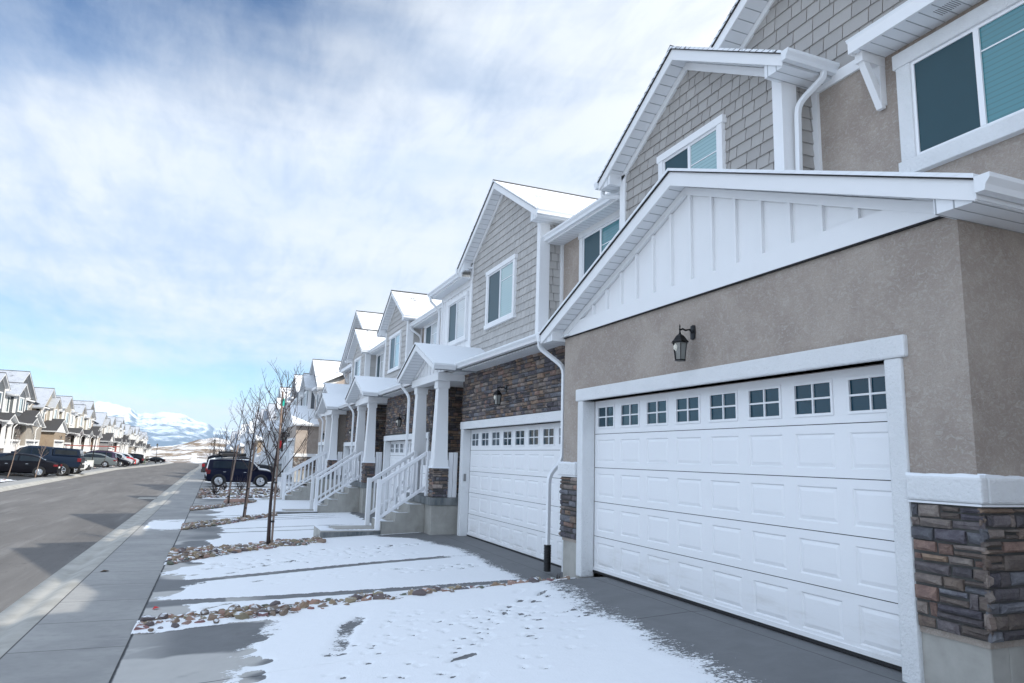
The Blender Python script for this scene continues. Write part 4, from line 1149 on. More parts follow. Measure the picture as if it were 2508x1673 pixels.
def grid(name, xs, ys, mat, attrs=None, zadd=0.0, zfun=None, kind='structure', usebend=True):
    Xg, Yg = np.meshgrid(xs, ys)
    bb = np.array([bend(v) for v in ys])[:, None] if usebend else 0
    zsv = np.array([zs(v) for v in ys])[:, None]; zlv = np.array([zl(v) for v in ys])[:, None]
    if zfun is not None: Z = zfun(Xg, Yg)
    else:
        f = np.clip((Xg+.68)/5.68, 0, 1); Z = zsv+f*(zlv-zsv)
    Z = Z+zadd
    at = attrs(Xg, Yg) if attrs else {}
    if 'dz' in at: Z = Z+at.pop('dz')
    P = np.stack([Xg+bb, Yg, Z], -1).reshape(-1, 3)
    nx, ny = len(xs), len(ys)
    i = np.arange(nx*ny).reshape(ny, nx)
    F = np.stack([i[:-1, :-1], i[:-1, 1:], i[1:, 1:], i[1:, :-1]], -1).reshape(-1, 4)
    me = bpy.data.meshes.new(name)
    me.vertices.add(len(P)); me.vertices.foreach_set('co', P.astype('f').ravel())
    me.loops.add(F.size); me.loops.foreach_set('vertex_index', F.astype('i').ravel())
    me.polygons.add(len(F)); me.polygons.foreach_set('loop_start', np.arange(0, F.size, 4, dtype='i'))
    me.update(calc_edges=True); me.polygons.foreach_set('use_smooth', [True]*len(F))
    for k, v in at.items():
        a = me.attributes.new(k, 'FLOAT', 'POINT'); a.data.foreach_set('value', v.astype('f').ravel())
    me.materials.append(MATS[mat])
    o = bpy.data.objects.new(name, me); COL.objects.link(o); tag(o, kind=kind)
    return o
def dseg(X, Y, a, b):
    ax, ay = a; bx, by = b; dx, dy = bx-ax, by-ay; L2 = dx*dx+dy*dy
    t_ = np.clip(((X-ax)*dx+(Y-ay)*dy)/L2, 0, 1)
    return np.hypot(X-ax-t_*dx, Y-ay-t_*dy), t_
def dpath(X, Y, pts):
    d = np.full_like(X, 99.0)
    for a, b in zip(pts[:-1], pts[1:]): d = np.minimum(d, dseg(X, Y, a, b)[0])
    return d
STRIPS = [ # x -> (low y, high y) of the rock strips
 ([-.68, 0, 1, 2, 3.3, 4.9], [9.02, 9.05, 9.12, 9.22, 9.32, 9.42], [9.76, 9.85, 9.98, 10.0, 10.02, 9.86]),
 ([-.68, 0, .6, 1.2, 2.36], [14.35, 14.9, 15.4, 15.75, 16.1], [16.4, 16.45, 16.6, 16.95, 17.1]),
 ([-.68, .2, .9, 1.5, 2.0], [20.8, 21.9, 23.0, 24.0, 24.8], [22.7, 23.3, 24.1, 24.8, 25.5]),
 ([-.68, .2, .6, 1.75], [27.8, 29.0, 30.0, 32.5], [29.6, 30.4, 31.2, 33.2]),
]
def inner(X, Y, st):
    xs, lo, hi = st
    l = np.interp(X, xs, lo); h = np.interp(X, xs, hi)
    return np.minimum(Y-l, h-Y), (X <= xs[-1]+.05)
def near_attr(X, Y):
    w1 = vnoise(X, Y, 3, 4, 1.3)-.5; w2 = vnoise(X, Y, 5, 4, 3.5)-.5; w3 = vnoise(X, Y, 9, 3, .6)-.5
    snow = np.zeros_like(X); spk = np.full_like(X, .04)
    # nearest driveway
    xl = np.interp(Y, [2, 6.8, 7.3, 7.7, 8.2, 8.9, 9.2], [.1, .26, .42, .42, .60, .70, .2])+w2*.34
    xr = np.interp(Y, [3, 4.8, 5.3, 6.0, 6.75, 7.4, 8.3, 9.3], [3.75, 3.98, 4.08, 4.02, 4.25, 4.20, 4.30, 4.50])+w2*.30+w1*.25
    dA = np.minimum((X-xl)/.30, (xr-X)/.55)
    sA = np.clip(.5+dA*.55, 0, 1)
    spA = np.clip(1-np.abs(xr-X-.05)/.75, 0, 1)*.42+np.clip(1-np.abs(X-xl)/.28, 0, 1)*.2
    # second driveway
    xlB = -.25+w1*.75+w2*.4-.25*np.cos((Y-11.2)*3.0)
    xrB = np.interp(Y, [9.9, 11.2, 12.4, 13.8, 14.8, 16.1, 16.8], [4.5, 4.54, 4.62, 4.70, 4.54, 4.30, 3.7])+w2*.2
    dB = np.minimum((X-xlB)/.22, (xrB-X)/.35)
    sB = np.clip(.5+dB*.6, 0, 1); spB = np.clip(1-np.abs(xrB-X)/.5, 0, 1)*.35
    inA = Y < 9.04+.07*X
    snow = np.where(inA, sA, sB); spk = np.where(inA, spA, spB)+.03
    # tyre tracks on the second driveway
    for pts, x1 in (([(-.66, 12.31), (1, 12.62), (2.64, 12.94), (4.55, 13.13)], 4.0), ([(-.67, 10.84), (.8, 10.55), (2.14, 10.43), (4.3, 10.27)], 9)):
        d = dpath(X, Y, pts)
        m = sstep(d, .18, .12)*np.clip(1-sstep(X, x1-.3, x1+.9)*.8, 0, 1)
        snow = snow*(1-m)+m*(-.05+.36*sstep(X, .8, 2.8)); spk = np.maximum(spk, m*(.06+.22*sstep(X, .8, 2.5)))
    # scuffed drag mark, boot prints and paw prints
    pts = [(1.84, 8.95), (1.66, 8.5), (1.49, 8.18), (1.36, 7.73), (1.27, 7.41), (1.05, 6.64), (.9, 6.2)]
    d = dpath(X, Y, pts); m = sstep(d, .17, .04)*np.clip(.45+1.5*np.exp(-((Y-7.9)/.5)**2), 0, 1)
    snow -= m*(.52+.9*w2); spk += m*.34; dzs = m*.006
    dz = -dzs
    def print_(x, y, a, b, ang, depth, hard=1.0):
        nonlocal snow, dz
        ca, sa = math.cos(ang), math.sin(ang)
        sel = (np.abs(X-x) < .5) & (np.abs(Y-y) < .5)
        if not sel.any(): return
        u = ((X[sel]-x)*ca+(Y[sel]-y)*sa)/a; v = (-(X[sel]-x)*sa+(Y[sel]-y)*ca)/b
        q = sstep(np.hypot(u, v), 1.15, .65)
        snow[sel] -= q*depth*hard; dz[sel] -= q*.008
    for (x, y) in [(3.34, 8.14), (3.32, 7.66), (2.92, 7.5), (2.67, 6.99), (3.66, 8.4), (2.17, 5.88), (3.81, 8.88), (4.03, 8.67)]: print_(x, y, .16, .065, .9, .34)
    print_(2.26, 6.51, .17, .06, .45, .85)
    for (x, y) in [(.63, 8.93), (.49, 8.5), (.56, 8.13), (.42, 7.71), (.46, 7.4), (.56, 7.27), (.48, 6.95), (.47, 6.78)]: print_(x, y, .12, .10, .5, .9)
    for (x, y) in [(3.78, 12.14), (3.7, 11.88), (3.95, 11.7), (4.19, 11.81), (4.05, 12.16), (3.01, 12.11), (2.95, 12.16)]: print_(x, y, .07, .05, .3, .8)
    for (x, y) in [(-.5, 13.24), (-.13, 13.0), (.18, 14.12), (.42, 12.95), (.64, 13.31), (1.39, 13.81), (.99, 13.53), (.06, 13.57), (.77, 11.96), (.1, 10.2), (.3, 10.35)]: print_(x, y, .13, .06, .6, .75)
    rg = random.Random(4)
    def trail(x, y, ang, n, step=.30, sz=.035, dep=.8):
        for i in range(n):
            x += math.cos(ang)*step+rg.uniform(-.04, .04); y += math.sin(ang)*step+rg.uniform(-.03, .03); ang += rg.uniform(-.12, .12)
            for s_ in (-1, 1):
                px, py = x-math.sin(ang)*.07*s_+rg.uniform(-.05, .05), y+math.cos(ang)*.07*s_+rg.uniform(-.05, .05)
                print_(px, py, sz*rg.uniform(1.0, 1.6), sz*rg.uniform(.7, 1.1), rg.uniform(0, 3), dep*rg.uniform(.5, 1.1))
    trail(1.0, 6.3, 1.0, 8); trail(1.1, 5.9, .7, 7); trail(1.5, 7.2, .25, 8); trail(2.3, 6.9, .8, 5); trail(2.9, 6.6, 1.0, 6); trail(1.6, 5.6, .9, 5)
    trail(1.4, 8.4, -.4, 6, dep=.5); trail(3.2, 6.0, 1.2, 6, dep=.6)
    trail(0.0, 14.0, .15, 13, .26, .05); trail(.3, 13.3, .35, 14, .25, .045); trail(1.5, 14.6, .1, 10, .25, .05); trail(1.9, 15.2, .0, 10, .28, .045); trail(.2, 14.6, .2, 12, .3, .05); trail(.5, 11.5, .1, 9, .5, .04, .5); trail(-.2, 13.6, .4, 9, .2, .06)
    trail(2.8, 11.6, .3, 7, .3, .04); trail(.9, 7.0, .5, 12, .33, .04, .7); trail(1.9, 8.7, -.5, 9, .3, .035, .6); trail(2.6, 5.6, 1.3, 9, .32, .04, .6); trail(.8, 12.0, .2, 10, .4, .045, .6)
    # strips of soil and rocks
    soil = np.zeros_like(X)
    for st in STRIPS[:2]:
        d, ok = inner(X, Y, st); m = sstep(d, 0, .05)*ok
        soil = np.maximum(soil, m)
        sm = .62+w2*1.1+w1*.9+.18*sstep(X, 0, 2)
        snow = np.where(m > .3, np.clip(sm, 0, 1), snow); spk = np.where(m > .3, .25, spk)
        dz += m*.015
    m = (Y > np.interp(X, [-.68, 0, .6, 1.2, 2.4, 6], [16.4, 16.45, 16.6, 16.95, 17.1, 17.1])) & (X < 4.75)
    xlC = np.interp(Y, [16.4, 17.2, 18.0, 19.2], [-.5, .1, -.1, .3])+w2*.4
    snow = np.where(m, np.clip(.5+(X-xlC)/.2, 0, 1), snow); spk = np.where(m, .03, spk)
    wet = .5+.9*(vnoise(X, Y*1.2, 21, 4, .95)-.45)*2.2+sstep(X, .9, 1.6)*1.0
    # the dry patch left of the snow on the nearest driveway has wet islands
    wet = np.where(inA & (X < .7), np.clip(sstep(vnoise(X*1.0, Y*1.6, 33, 4, 1.15), .43, .55)*1.0-.55*sstep(X, -.1, -.62), 0, 1), wet)
    wet = np.where((~inA) & (X < .3), np.clip(sstep(vnoise(X, Y, 35, 3, 1.0), .5, .62)+sstep(np.minimum(np.abs(Y-12.35), np.abs(Y-10.75)), .3, .15), 0, 1), wet)
    dz = dz+.012*sstep(snow, .45, .8)*(1-.0*soil)
    return dict(snow=np.clip(snow, -.2, 1.05), speck=np.clip(spk, 0, .6), soil=soil, wet=np.clip(wet, 0, 1), dz=dz)
def mid_attr(X, Y):
    w1 = vnoise(X, Y, 43, 4, 1.0)-.5; w2 = vnoise(X, Y, 45, 4, 3.0)-.5
    snow = np.clip(.5+(X-(.15+w1*.9+w2*.4))/.3, 0, 1)
    spk = np.full_like(X, .04); soil = np.zeros_like(X); dz = np.zeros_like(X)
    for y0 in (19.9, 20.9, 23.3, 23.9, 24.6, 25.3, 47.0, 48.5):
        d = np.abs(Y-(y0+.10*X)); snow -= .75*sstep(d, .10, .05)*sstep(X, 5.0, 3.0)
    cr = (X > 4.45+w2*.3); snow = np.where(cr, snow-.9, snow)
    for st in STRIPS[2:]:
        d, ok = inner(X, Y, st); m = sstep(d, 0, .1)*ok; soil = np.maximum(soil, m)
        snow = np.where(m > .3, np.clip(.55+w2*1.5+w1*.8+.25*sstep(X, 0, 1.5), 0, 1), snow); spk = np.where(m > .3, .2, spk)
    pth = (Y > np.interp(X, [-.68, .2, .6, 1.75], [29.6, 30.4, 31.2, 33.2])) & (Y < 34.9+.2*X) & (X < 1.8)
    snow = np.where(pth, np.clip(w1*1.5-.3, 0, 1), snow)
    gd = (Y > 35.0) & (Y < 44.2); soil = np.where(gd, 1.0, soil)
    snow = np.where(gd, np.clip(.62+w2*1.4+w1*1.1-.4*sstep(X, .1, -.6), 0, 1), snow); spk = np.where(gd, .25, spk)
    wet = np.clip(.5+w1*2+sstep(X, .3, 1.5)*.8, 0, 1)
    return dict(snow=snow, speck=spk, soil=soil, wet=wet, dz=dz)
def far_attr(X, Y):
    w1 = vnoise(X, Y, 53, 4, .5)-.5; w2 = vnoise(X, Y, 55, 3, 1.5)-.5
    ph = (Y % 8.5)/8.5
    soil = np.where((ph > .62) & (ph < .95), 1.0, 0.0)
    snow = np.clip(.78+w1*1.4+w2*.8-.8*sstep(X, .2, -.6), 0, 1)
    return dict(snow=snow, speck=np.full_like(X, .1), soil=soil, wet=np.clip(.4+w1*2, 0, 1))
def left_attr(X, Y):
    w1 = vnoise(X, Y, 63, 4, .6)-.5; w2 = vnoise(X, Y, 65, 3, 2.0)-.5
    ph = ((Y-1.6) % 8.5)/8.5
    soil = np.where((ph > .64) & (ph < .92) & (X < -10.7), 1.0, 0.0)
    snow = np.clip(.22+w1*1.1+w2*.9+.12*soil, 0, 1)
    return dict(snow=snow, speck=np.full_like(X, .15), soil=soil, wet=np.clip(.05+w1*1.0, 0, 1))
grid('driveway', np.arange(-.68, 5.66, .03), np.arange(-6, 18.31, .03) if False else np.concatenate([np.arange(-6, 4.2, .25), np.arange(4.2, 18.32, .03)]), 'yard', near_attr)
grid('driveway', np.arange(-.68, 5.70, .08), np.arange(18.30, 52.05, .08), 'yard', mid_attr)
grid('driveway', np.arange(-.68, 6.8, .4), np.arange(52.0, 262, .5), 'yard', far_attr)
def zleft(X, Y):
    z_ = np.array([zs(v) for v in Y[:, 0]])[:, None]
    return z_+np.clip(-10.9-X, 0, 8)*.045
grid('driveway', np.arange(-18.4, -10.85, .25), np.arange(-6, 262, .35), 'yard', left_attr, zfun=zleft)
def walk_attr(X, Y):
    w1 = vnoise(X, Y, 73, 4, 1.2)-.5
    s_ = .95*np.exp(-((Y-22.6)/2.2)**2)+.5*sstep(Y, 36, 40)*.75
    s_ = s_*sstep(X, -1.78, -1.5)
    return dict(snow=np.clip(s_+w1*.3, 0, 1)-.12)
grid('sidewalk', np.linspace(-1.72, -.68, 14), np.concatenate([np.arange(-6, 60, .12), np.arange(60, 262.1, .8)]), 'sidewalk', walk_attr, zadd=.004)
grid('sidewalk', np.linspace(-10.9, -9.9, 5), np.arange(-6, 262.1, .8), 'sidewalk', lambda X, Y: dict(snow=np.zeros_like(X)-.2), zadd=.006)
# curbs: a rolled curb with its gutter pan
ysl = list(np.arange(-6, 262.1, 1.5))
for sgn, x0 in ((1, -1.72), (-1, -9.90)):
    prof = [(0, .006), (-.10, .004), (-.17, -.012), (-.26, -.062), (-.34, -.098), (-.40, -.104), (-.62, -.085), (-.625, -.16)]
    V = []
    for y in ysl:
        for (dx, dz_) in prof: V.append((x0+dx*sgn+bend(y), y, zs(y)+dz_))
    n = len(prof)
    F = [((i*n+k), (i*n+k+1), ((i+1)*n+k+1), ((i+1)*n+k)) for i in range(len(ysl)-1) for k in range(n-1)]
    if sgn > 0: F = [f[::-1] for f in F]
    me = bpy.data.meshes.new('curb'); me.from_pydata(V, [], F); me.materials.append(MATS['curb_c'] if 'curb_c' in MATS else MATS['foundation'])
    me.polygons.foreach_set('use_smooth', [True]*len(F))
    o = bpy.data.objects.new('curb', me); COL.objects.link(o); tag(o, kind='structure')
def zroad(X, Y):
    z_ = np.array([zs(v) for v in Y[:, 0]])[:, None]
    return z_-.098+.05*(1-((X+5.81)/3.47)**2)
grid('road', np.linspace(-9.285, -2.335, 16), np.arange(-6, 262.1, 1.0), 'asphalt', None, zfun=zroad)
# the broad ground sheet, the field past the end of the street and its low hill
XJ = np.unique(np.concatenate([np.linspace(-4000, -120, 20), np.linspace(-120, -30, 20), np.arange(-30, 30.1, .75), np.linspace(30, 120, 20), np.linspace(120, 4000, 20)]))
YR = np.unique(np.concatenate([[-2500, -800, -200, -60, 0, 60, 130, 200], np.arange(262, 420, 3.5), np.arange(420, 760, 6), np.linspace(760, 7500, 24)]))
Xg, Yg = np.meshgrid(XJ, YR); Xg = Xg*np.maximum(1, Yg/262.0)
a = Xg/np.maximum(Yg, 1)
pr = np.interp(a, [-1, -.12, -.085, -.066, -.05, -.035, -.022, -.003, .01, .03, .3, 1], [.004, .0035, .003, .0045, .007, .0115, .0155, .0185, .0165, .014, .012, .01])
hill = (pr*520+4.2)*np.exp(-((Yg-520)/95.0)**2)
base = np.where(Yg < 262, -1.15-.0115*np.maximum(0, Yg-85), -3.35)
nz1 = (vnoise(Xg, Yg, 81, 5, .03)-.5)*5.0*sstep(Yg, 300, 480)+(vnoise(Xg, Yg, 83, 4, .16)-.5)*1.5*sstep(Yg, 268, 300)
mound = 1.6*np.exp(-((Yg-300)/14)**2)*sstep(vnoise(Xg, Yg*.3, 85, 3, .09), .42, .7)
ff = np.where(Yg > 900, -6.0, 0.0)
Zg = base+np.where(Yg >= 262, hill+nz1+mound+ff, 0)
def zg_fun(X, Y): return Zg
grid0 = grid('ground', np.arange(len(XJ)), YR, 'field', None, zfun=lambda X, Y: Zg, usebend=False)
P = np.stack([Xg, Yg, Zg], -1).reshape(-1, 3); grid0.data.vertices.foreach_set('co', P.astype('f').ravel()); grid0.data.update()

# mountains far beyond the valley
AJ = np.linspace(-.55, .75, 520); YM = np.linspace(7200, 12500, 60)
Am, Ym = np.meshgrid(AJ, YM)
e = np.interp(Am, [-.55, -.3, -.18, -.14, -.1315, -.119, -.111, -.103, -.093, -.087, -.077, -.0635, -.045, -.041, -.027, -.0125, -.004, .0065, .014, .1, .4, .75],
              [.03, .045, .05, .056, .0545, .053, .052, .050, .0436, .046, .0435, .0455, .0466, .044, .039, .0345, .029, .031, .029, .033, .04, .03])
Xm = Am*Ym
rd = 1-np.abs(2*vnoise(Xm, Ym, 91, 6, .0009)-1)
rd2 = vnoise(Xm, Ym, 95, 6, .0016)
prof_ = np.clip((Ym-7200)/3000, 0, 1)**.75*(1-np.clip((Ym-10400)/2400, 0, 1)*.5)
H = e*11000*prof_*(.52+.42*rd+.38*(rd2-.5))+(1-np.abs(2*vnoise(Xm, Ym, 97, 4, .004)-1))*45*prof_
H = np.where(Ym > 10300, np.minimum(H, e*Ym*.98), H)
mt = grid('mountains', np.arange(len(AJ)), YM, 'mountain', None, zfun=lambda X, Y: H, usebend=False)
P = np.stack([Xm, Ym, H-20], -1).reshape(-1, 3); mt.data.vertices.foreach_set('co', P.astype('f').ravel()); mt.data.update()

# haze over the valley
hz_ = MB().box(-9000, 12000, -3000, 13500, -40, 760).mesh('haze')
ho = bpy.data.objects.new('haze', hz_); COL.objects.link(ho); tag(ho, kind='stuff')
hm = bpy.data.materials.new('haze'); hm.use_nodes = True; h_ = NT(hm.node_tree); h_.n.clear()
hv = h_.add('ShaderNodeVolumePrincipled', {'Color': (.62, .82, 1.0, 1), 'Density': 3.6e-5, 'Anisotropy': .2}); h_.add('ShaderNodeOutputMaterial', {'Volume': hv.outputs[0]})
hz_.materials.append(hm)

# ------------------------------------------------------------------ rocks in the planting strips
def rock_mesh(seed, k=1.0):
    import bmesh
    rg = random.Random(seed); bm = bmesh.new(); bmesh.ops.create_icosphere(bm, subdivisions=2, radius=1)
    planes = [Vector((rg.gauss(0, 1), rg.gauss(0, 1), rg.gauss(0, 1))).normalized() for _ in range(15)]
    ds = [rg.uniform(.42, .72) for _ in planes]
    for v in bm.verts:
        for p, d in zip(planes, ds):
            q = v.co.dot(p)
            if q > d: v.co -= p*(q-d)
        v.co = Vector((v.co.x*1.7, v.co.y*1.2, v.co.z*.78))
    me = bpy.data.meshes.new('rock'); bm.to_mesh(me); bm.free()
    c = [(.44, .345, .27), (.34, .255, .20), (.20, .19, .19), (.41, .285, .215)][seed % 4]; c = tuple(x*rg.uniform(.8, 1.1) for x in c)
    at = me.color_attributes.new('Col', 'FLOAT_COLOR', 'POINT'); at.data.foreach_set('color', [x for _ in me.vertices for x in (*c, 1.0)])
    me.materials.append(MATS['rock']); return me
ROCKM = [rock_mesh(i) for i in range(14)]
ROCKC = [(np.array([v.co[:] for v in m.vertices]), [tuple(p.vertices) for p in m.polygons], m.color_attributes['Col'].data[0].color[:]) for m in ROCKM]
rg = random.Random(12)
def scatter(st, n, smin, smax, dens, label, group, asobj=True, bulk=None):
    xs, lo, hi = st; done = 0; tries = 0; placed = []
    while done < n and tries < 20000:
        tries += 1
        x = rg.uniform(xs[0]+.03, xs[-1]-.02)
        if rg.random() > dens(x): continue
        l = np.interp(x, xs, lo); h = np.interp(x, xs, hi); y = rg.uniform(l+.04, h-.04)
        s_ = rg.uniform(smin, smax)*(1 if rg.random() > .12 else 1.35)
        if any((x-a)**2+(y-b)**2 < ((s_+c)*.72)**2 for a, b, c in placed): continue
        placed.append((x, y, s_)); done += 1
        M_ = Matrix.Translation((x, y, gz(x, y)+s_*.28+.012)) @ Matrix.Rotation(rg.uniform(0, 6.28), 4, 'Z') @ Matrix.Rotation(rg.uniform(-.35, .35), 4, 'X') @ Matrix.Scale(s_, 4)
        k = rg.randrange(14)
        if asobj:
            o = bpy.data.objects.new('rock', ROCKM[k]); COL.objects.link(o); o.matrix_world = M_; tag(o, ('tan', 'brown', 'grey', 'reddish')[k % 4]+' '+label, 'rock', group)
        else: bulk.append((k, M_))
def bulk_mesh(name, items, label=None):
    V = []; F = []; C = []
    for k, M_ in items:
        co, fs, c = ROCKC[k]; n0 = len(V); m3 = np.array(M_)
        V += (co @ m3[:3, :3].T+m3[:3, 3]).tolist(); F += [tuple(i+n0 for i in f) for f in fs]; C += [c[0], c[1], c[2], 1.0]*len(co)
    me = bpy.data.meshes.new(name); me.from_pydata(V, [], F)
    at = me.color_attributes.new('Col', 'FLOAT_COLOR', 'POINT'); at.data.foreach_set('color', C); me.materials.append(MATS['rock'])
    o = bpy.data.objects.new(name, me); COL.objects.link(o); tag(o, label, 'rocks', kind='stuff'); return o
scatter(STRIPS[0], 135, .035, .085, lambda x: 1.0 if x < 1.0 else .55, 'landscaping rock, half in snow, in the strip between the two nearest driveways', 'rocks between the two nearest driveways')
scatter(STRIPS[1], 150, .04, .085, lambda x: 1.0 if x < .8 else .6, 'landscaping rock piled in the strip at the foot of the nearest bare tree', 'rocks around the nearest bare tree')
bulk = []
scatter(STRIPS[0], 170, .015, .035, lambda x: 1.0 if x < 1.2 else .6, '', '', False, bulk)
scatter(STRIPS[1], 260, .02, .055, lambda x: 1.0 if x < .8 else .6, '', '', False, bulk)
for st, n in ((STRIPS[2], 300), (STRIPS[3], 260)): scatter(st, n, .035, .075, lambda x: 1.0 if x < .4 else .5, '', '', False, bulk)
scatter(([-.6, 4.5], [35.2, 35.2], [43.8, 43.8]), 420, .03, .08, lambda x: 1.0 if x < .2 else .5, '', '', False, bulk)
for i in range(500):
    y = 36+rg.random()**1.5*90; x = rg.uniform(-10.95, -16.0); ph = ((y-1.6) % 8.5)/8.5
    if .64 < ph < .92:
        s_ = rg.uniform(.05, .12); bulk.append((rg.randrange(14), Matrix.Translation((x+bend(y), y, zs(y)+(-10.9-x)*.045+.02)) @ Matrix.Rotation(rg.uniform(0, 6), 4, 'Z') @ Matrix.Scale(s_, 4)))
bulk_mesh('rock_bed', bulk, 'small rocks and gravel spread through the planting strips')
bo = bpy.data.objects.new('boulder', ROCKM[4]); COL.objects.link(bo); bo.location = (1.05, 32.0, -.42); bo.scale = (.42, .32, .34)
tag(bo, 'large grey boulder lying beside the farthest stair landing', 'boulder')
lf = MB(); lf.poly([(-1.60, 13.80, 0), (-1.50, 13.78, .018), (-1.46, 13.86, .006), (-1.55, 13.90, .02)], [(0, 1, 2, 3)]); lf.v = [(a, b, c+zs(13.8)+.006) for a, b, c in lf.v]
tag(lf.build('fallen_leaf', 'soil'), 'single dark fallen leaf on the shaded sidewalk', 'leaf')
lf = MB(); lf.poly([(-.57, 10.38, 0), (-.51, 10.37, .02), (-.49, 10.44, .01), (-.55, 10.46, .025)], [(0, 1, 2, 3)]); lf.v = [(a, b, c+gz(-.5, 10.4)+.006) for a, b, c in lf.v]
tag(lf.build('fallen_leaf', 'red_tag'), 'small red leaf at the street end of the second driveway', 'leaf')
def tuft(x, y, n, h, label, cat, mat='dry_grass', spread=.5, name='dry_shrub', r=.004, seed=1):
    rg2 = random.Random(seed); m = MB(); z = gz(x, y)
    for i in range(n):
        a = rg2.uniform(0, 6.28); e_ = rg2.uniform(.2, 1)*spread; L = h*rg2.uniform(.6, 1.1)
        p0 = Vector((x+rg2.uniform(-.03, .03), y+rg2.uniform(-.03, .03), z)); d = Vector((math.cos(a)*e_, math.sin(a)*e_, 1)).normalized()
        p1 = p0+d*L*.55; d2 = (d+Vector((rg2.uniform(-.3, .3), rg2.uniform(-.3, .3), .1))).normalized(); p2 = p1+d2*L*.45
        m.tube([p0, p1, p2], [r, r*.7, r*.3], 4)
        if h > .4:
            for j in range(3):
                q = p0.lerp(p1, rg2.uniform(.3, 1)); d3 = (d+Vector((rg2.uniform(-.9, .9), rg2.uniform(-.9, .9), .1))).normalized()
                m.tube([q, q+d3*L*.35], [r*.6, r*.25], 3)
    return tag(m.build(name, mat), label, cat)
tuft(1.92, 9.72, 44, .13, 'dry cut-back grass clump among the rocks between the nearest driveways', 'grass clump', spread=1.0, name='grass_clump', seed=3)
tuft(2.25, 16.75, 12, .14, 'tiny dry twig clump at the corner of the nearest stair landing', 'shrub', 'bark', seed=5)
tuft(5.0, 10.15, 10, .10, 'dry twigs beside the black drainpipe foot at the garage corner', 'shrub', 'bark', seed=6)
for i, (x, y, h, lb) in enumerate([(.12, 37.6, .75, 'leafless shrub in the snowy bed just left of the bare tree trunks'), (1.35, 40.6, .95, 'larger leafless shrub in the snowy bed in front of the dark blue suv'), (3.0, 38.9, .6, 'leafless shrub low beside the farthest stair'), (.6, 42.2, .55, 'small leafless shrub next to the blue suv rear wheel')]):
    tuft(x, y, 26, h, lb, 'shrub', 'bark', .8, seed=20+i, r=.008)

# ------------------------------------------------------------------ bare trees
def tree(base, h, trunk_r, seed, first, label, group, leader_lean=(0, 0), nb=16, spread=.75, depth=3, stake=None, name='bare_tree', mat='bark', bends=()):
    rg2 = random.Random(seed); B = Vector(base)
    root = empty(name, base, label, 'tree', group)
    def tp(f): return B+Vector((leader_lean[0]*f+.045*math.sin(f*5+seed), leader_lean[1]*f+.03*math.sin(f*4+seed*2), h*f))
    pts = [tp(i/16) for i in range(17)]; rad = [trunk_r*(1-.93*(i/16)**.75)+.002 for i in range(17)]
    m = MB(); m.tube(pts, rad, 8); m.build('trunk', mat, root, smooth=True)
    c = MB()
    def branch(p, d, L, r, lev):
        P = [p]; n = 5; q = p; dd = d.copy()
        for i in range(n):
            dd = (dd+Vector((rg2.gauss(0, .10), rg2.gauss(0, .10), .10 if lev < 2 else .03))).normalized(); q = q+dd*L/n; P.append(q)
        c.tube(P, [r*(1-.8*i/n)+.0020 for i in range(n+1)], 5 if lev < 1 else 3, cap=False)
        if lev < depth-1:
            k = 4 if lev == 0 else 2
            for j in range(k):
                f = (j+.8)/(k+.6); i = min(n-1, int(f*n)); s_ = P[i].lerp(P[i+1], f*n-i)
                a = rg2.uniform(0, 6.28); side_ = Vector((math.cos(a), math.sin(a), rg2.uniform(.1, .5)))
                branch(s_, (dd*.75+side_*.75).normalized(), L*rg2.uniform(.32, .55), r*.48, lev+1)
    for i in range(nb):
        f = first+(1-first)*(i+.3)/nb*.93; a = i*2.4+rg2.uniform(-.5, .5)
        L = h*spread*(1-f)**.55*rg2.uniform(.55, 1.0)*.62
        d = Vector((math.cos(a)*.72, math.sin(a)*.72, rg2.uniform(.55, 1.05))).normalized()
        branch(tp(f), d, max(L, .2), trunk_r*.34*(1-f*.70), 0)
    c.build('crown', mat, root)
    for bp_ in bends:
        P = [B+Vector(p) for p in bp_]; m = MB(); m.tube(P, [trunk_r*.38, trunk_r*.30, trunk_r*.2, trunk_r*.12, .003][:len(P)], 6); m.build('limb', mat, root, smooth=True)
    return root
def stake(base, top, r, label, tags=()):
    m = MB(); m.tube([base, top], r, 8); o = m.build('tree_stake', 'wood_stake', bev=0); 
    root = o; tag(o, label, 'stake')
    b, t_ = Vector(base), Vector(top); root['_o'] = (0, 0, 0)
    for f in (.18, .42): 
        p = b.lerp(t_, f); MB().lathe([(r+.012, -.02), (r+.014, 0), (r+.012, .02)], p.x-.01, p.y, 8, p.z).build('tree_tie', 'black_plastic', o)
    for f, mt_ in tags:
        p = b.lerp(t_, f); MB().box(p.x+.012, p.x+.05, p.y-.04, p.y-.03, p.z-.08, p.z+.08).build('plastic_tag', mt_, o)
    return o
GT = 'bare young trees along the right sidewalk'
tree((1.19, 16.33, gz(1.19, 16.33)-.03), 3.75, .044, 3, .35, 'nearest bare young tree, dark trunk rising from the rock strip before the first stair', GT, (.10, .0), 20, 1.05)
stake((1.26, 16.30, gz(1.2, 16.3)-.1), (1.24, 16.32, 2.95), .022, 'tall wooden stake with green and red tags tied to the nearest bare tree', ((.93, 'teal_tag'), (.66, 'red_tag')))
tree((.92, 23.95, gz(.92, 23.95)-.03), 4.0, .046, 8, .33, 'middle of the three bare trees, leaning right in front of the blue suv', GT, (.26, .0), 14, .95)
stake((.98, 23.9, gz(.9, 23.9)-.1), (1.12, 23.9, 1.9), .028, 'wooden stake tied to the middle bare tree')
tree((.59, 30.75, gz(.59, 30.75)-.03), 4.3, .042, 15, .42, 'leftmost and thinnest of the three bare trees on the right', GT, (.28, .0), 8, .8)
stake((.56, 30.7, gz(.6, 30.7)-.1), (.80, 30.7, 1.9), .028, 'wooden stake tied to the leftmost bare tree')
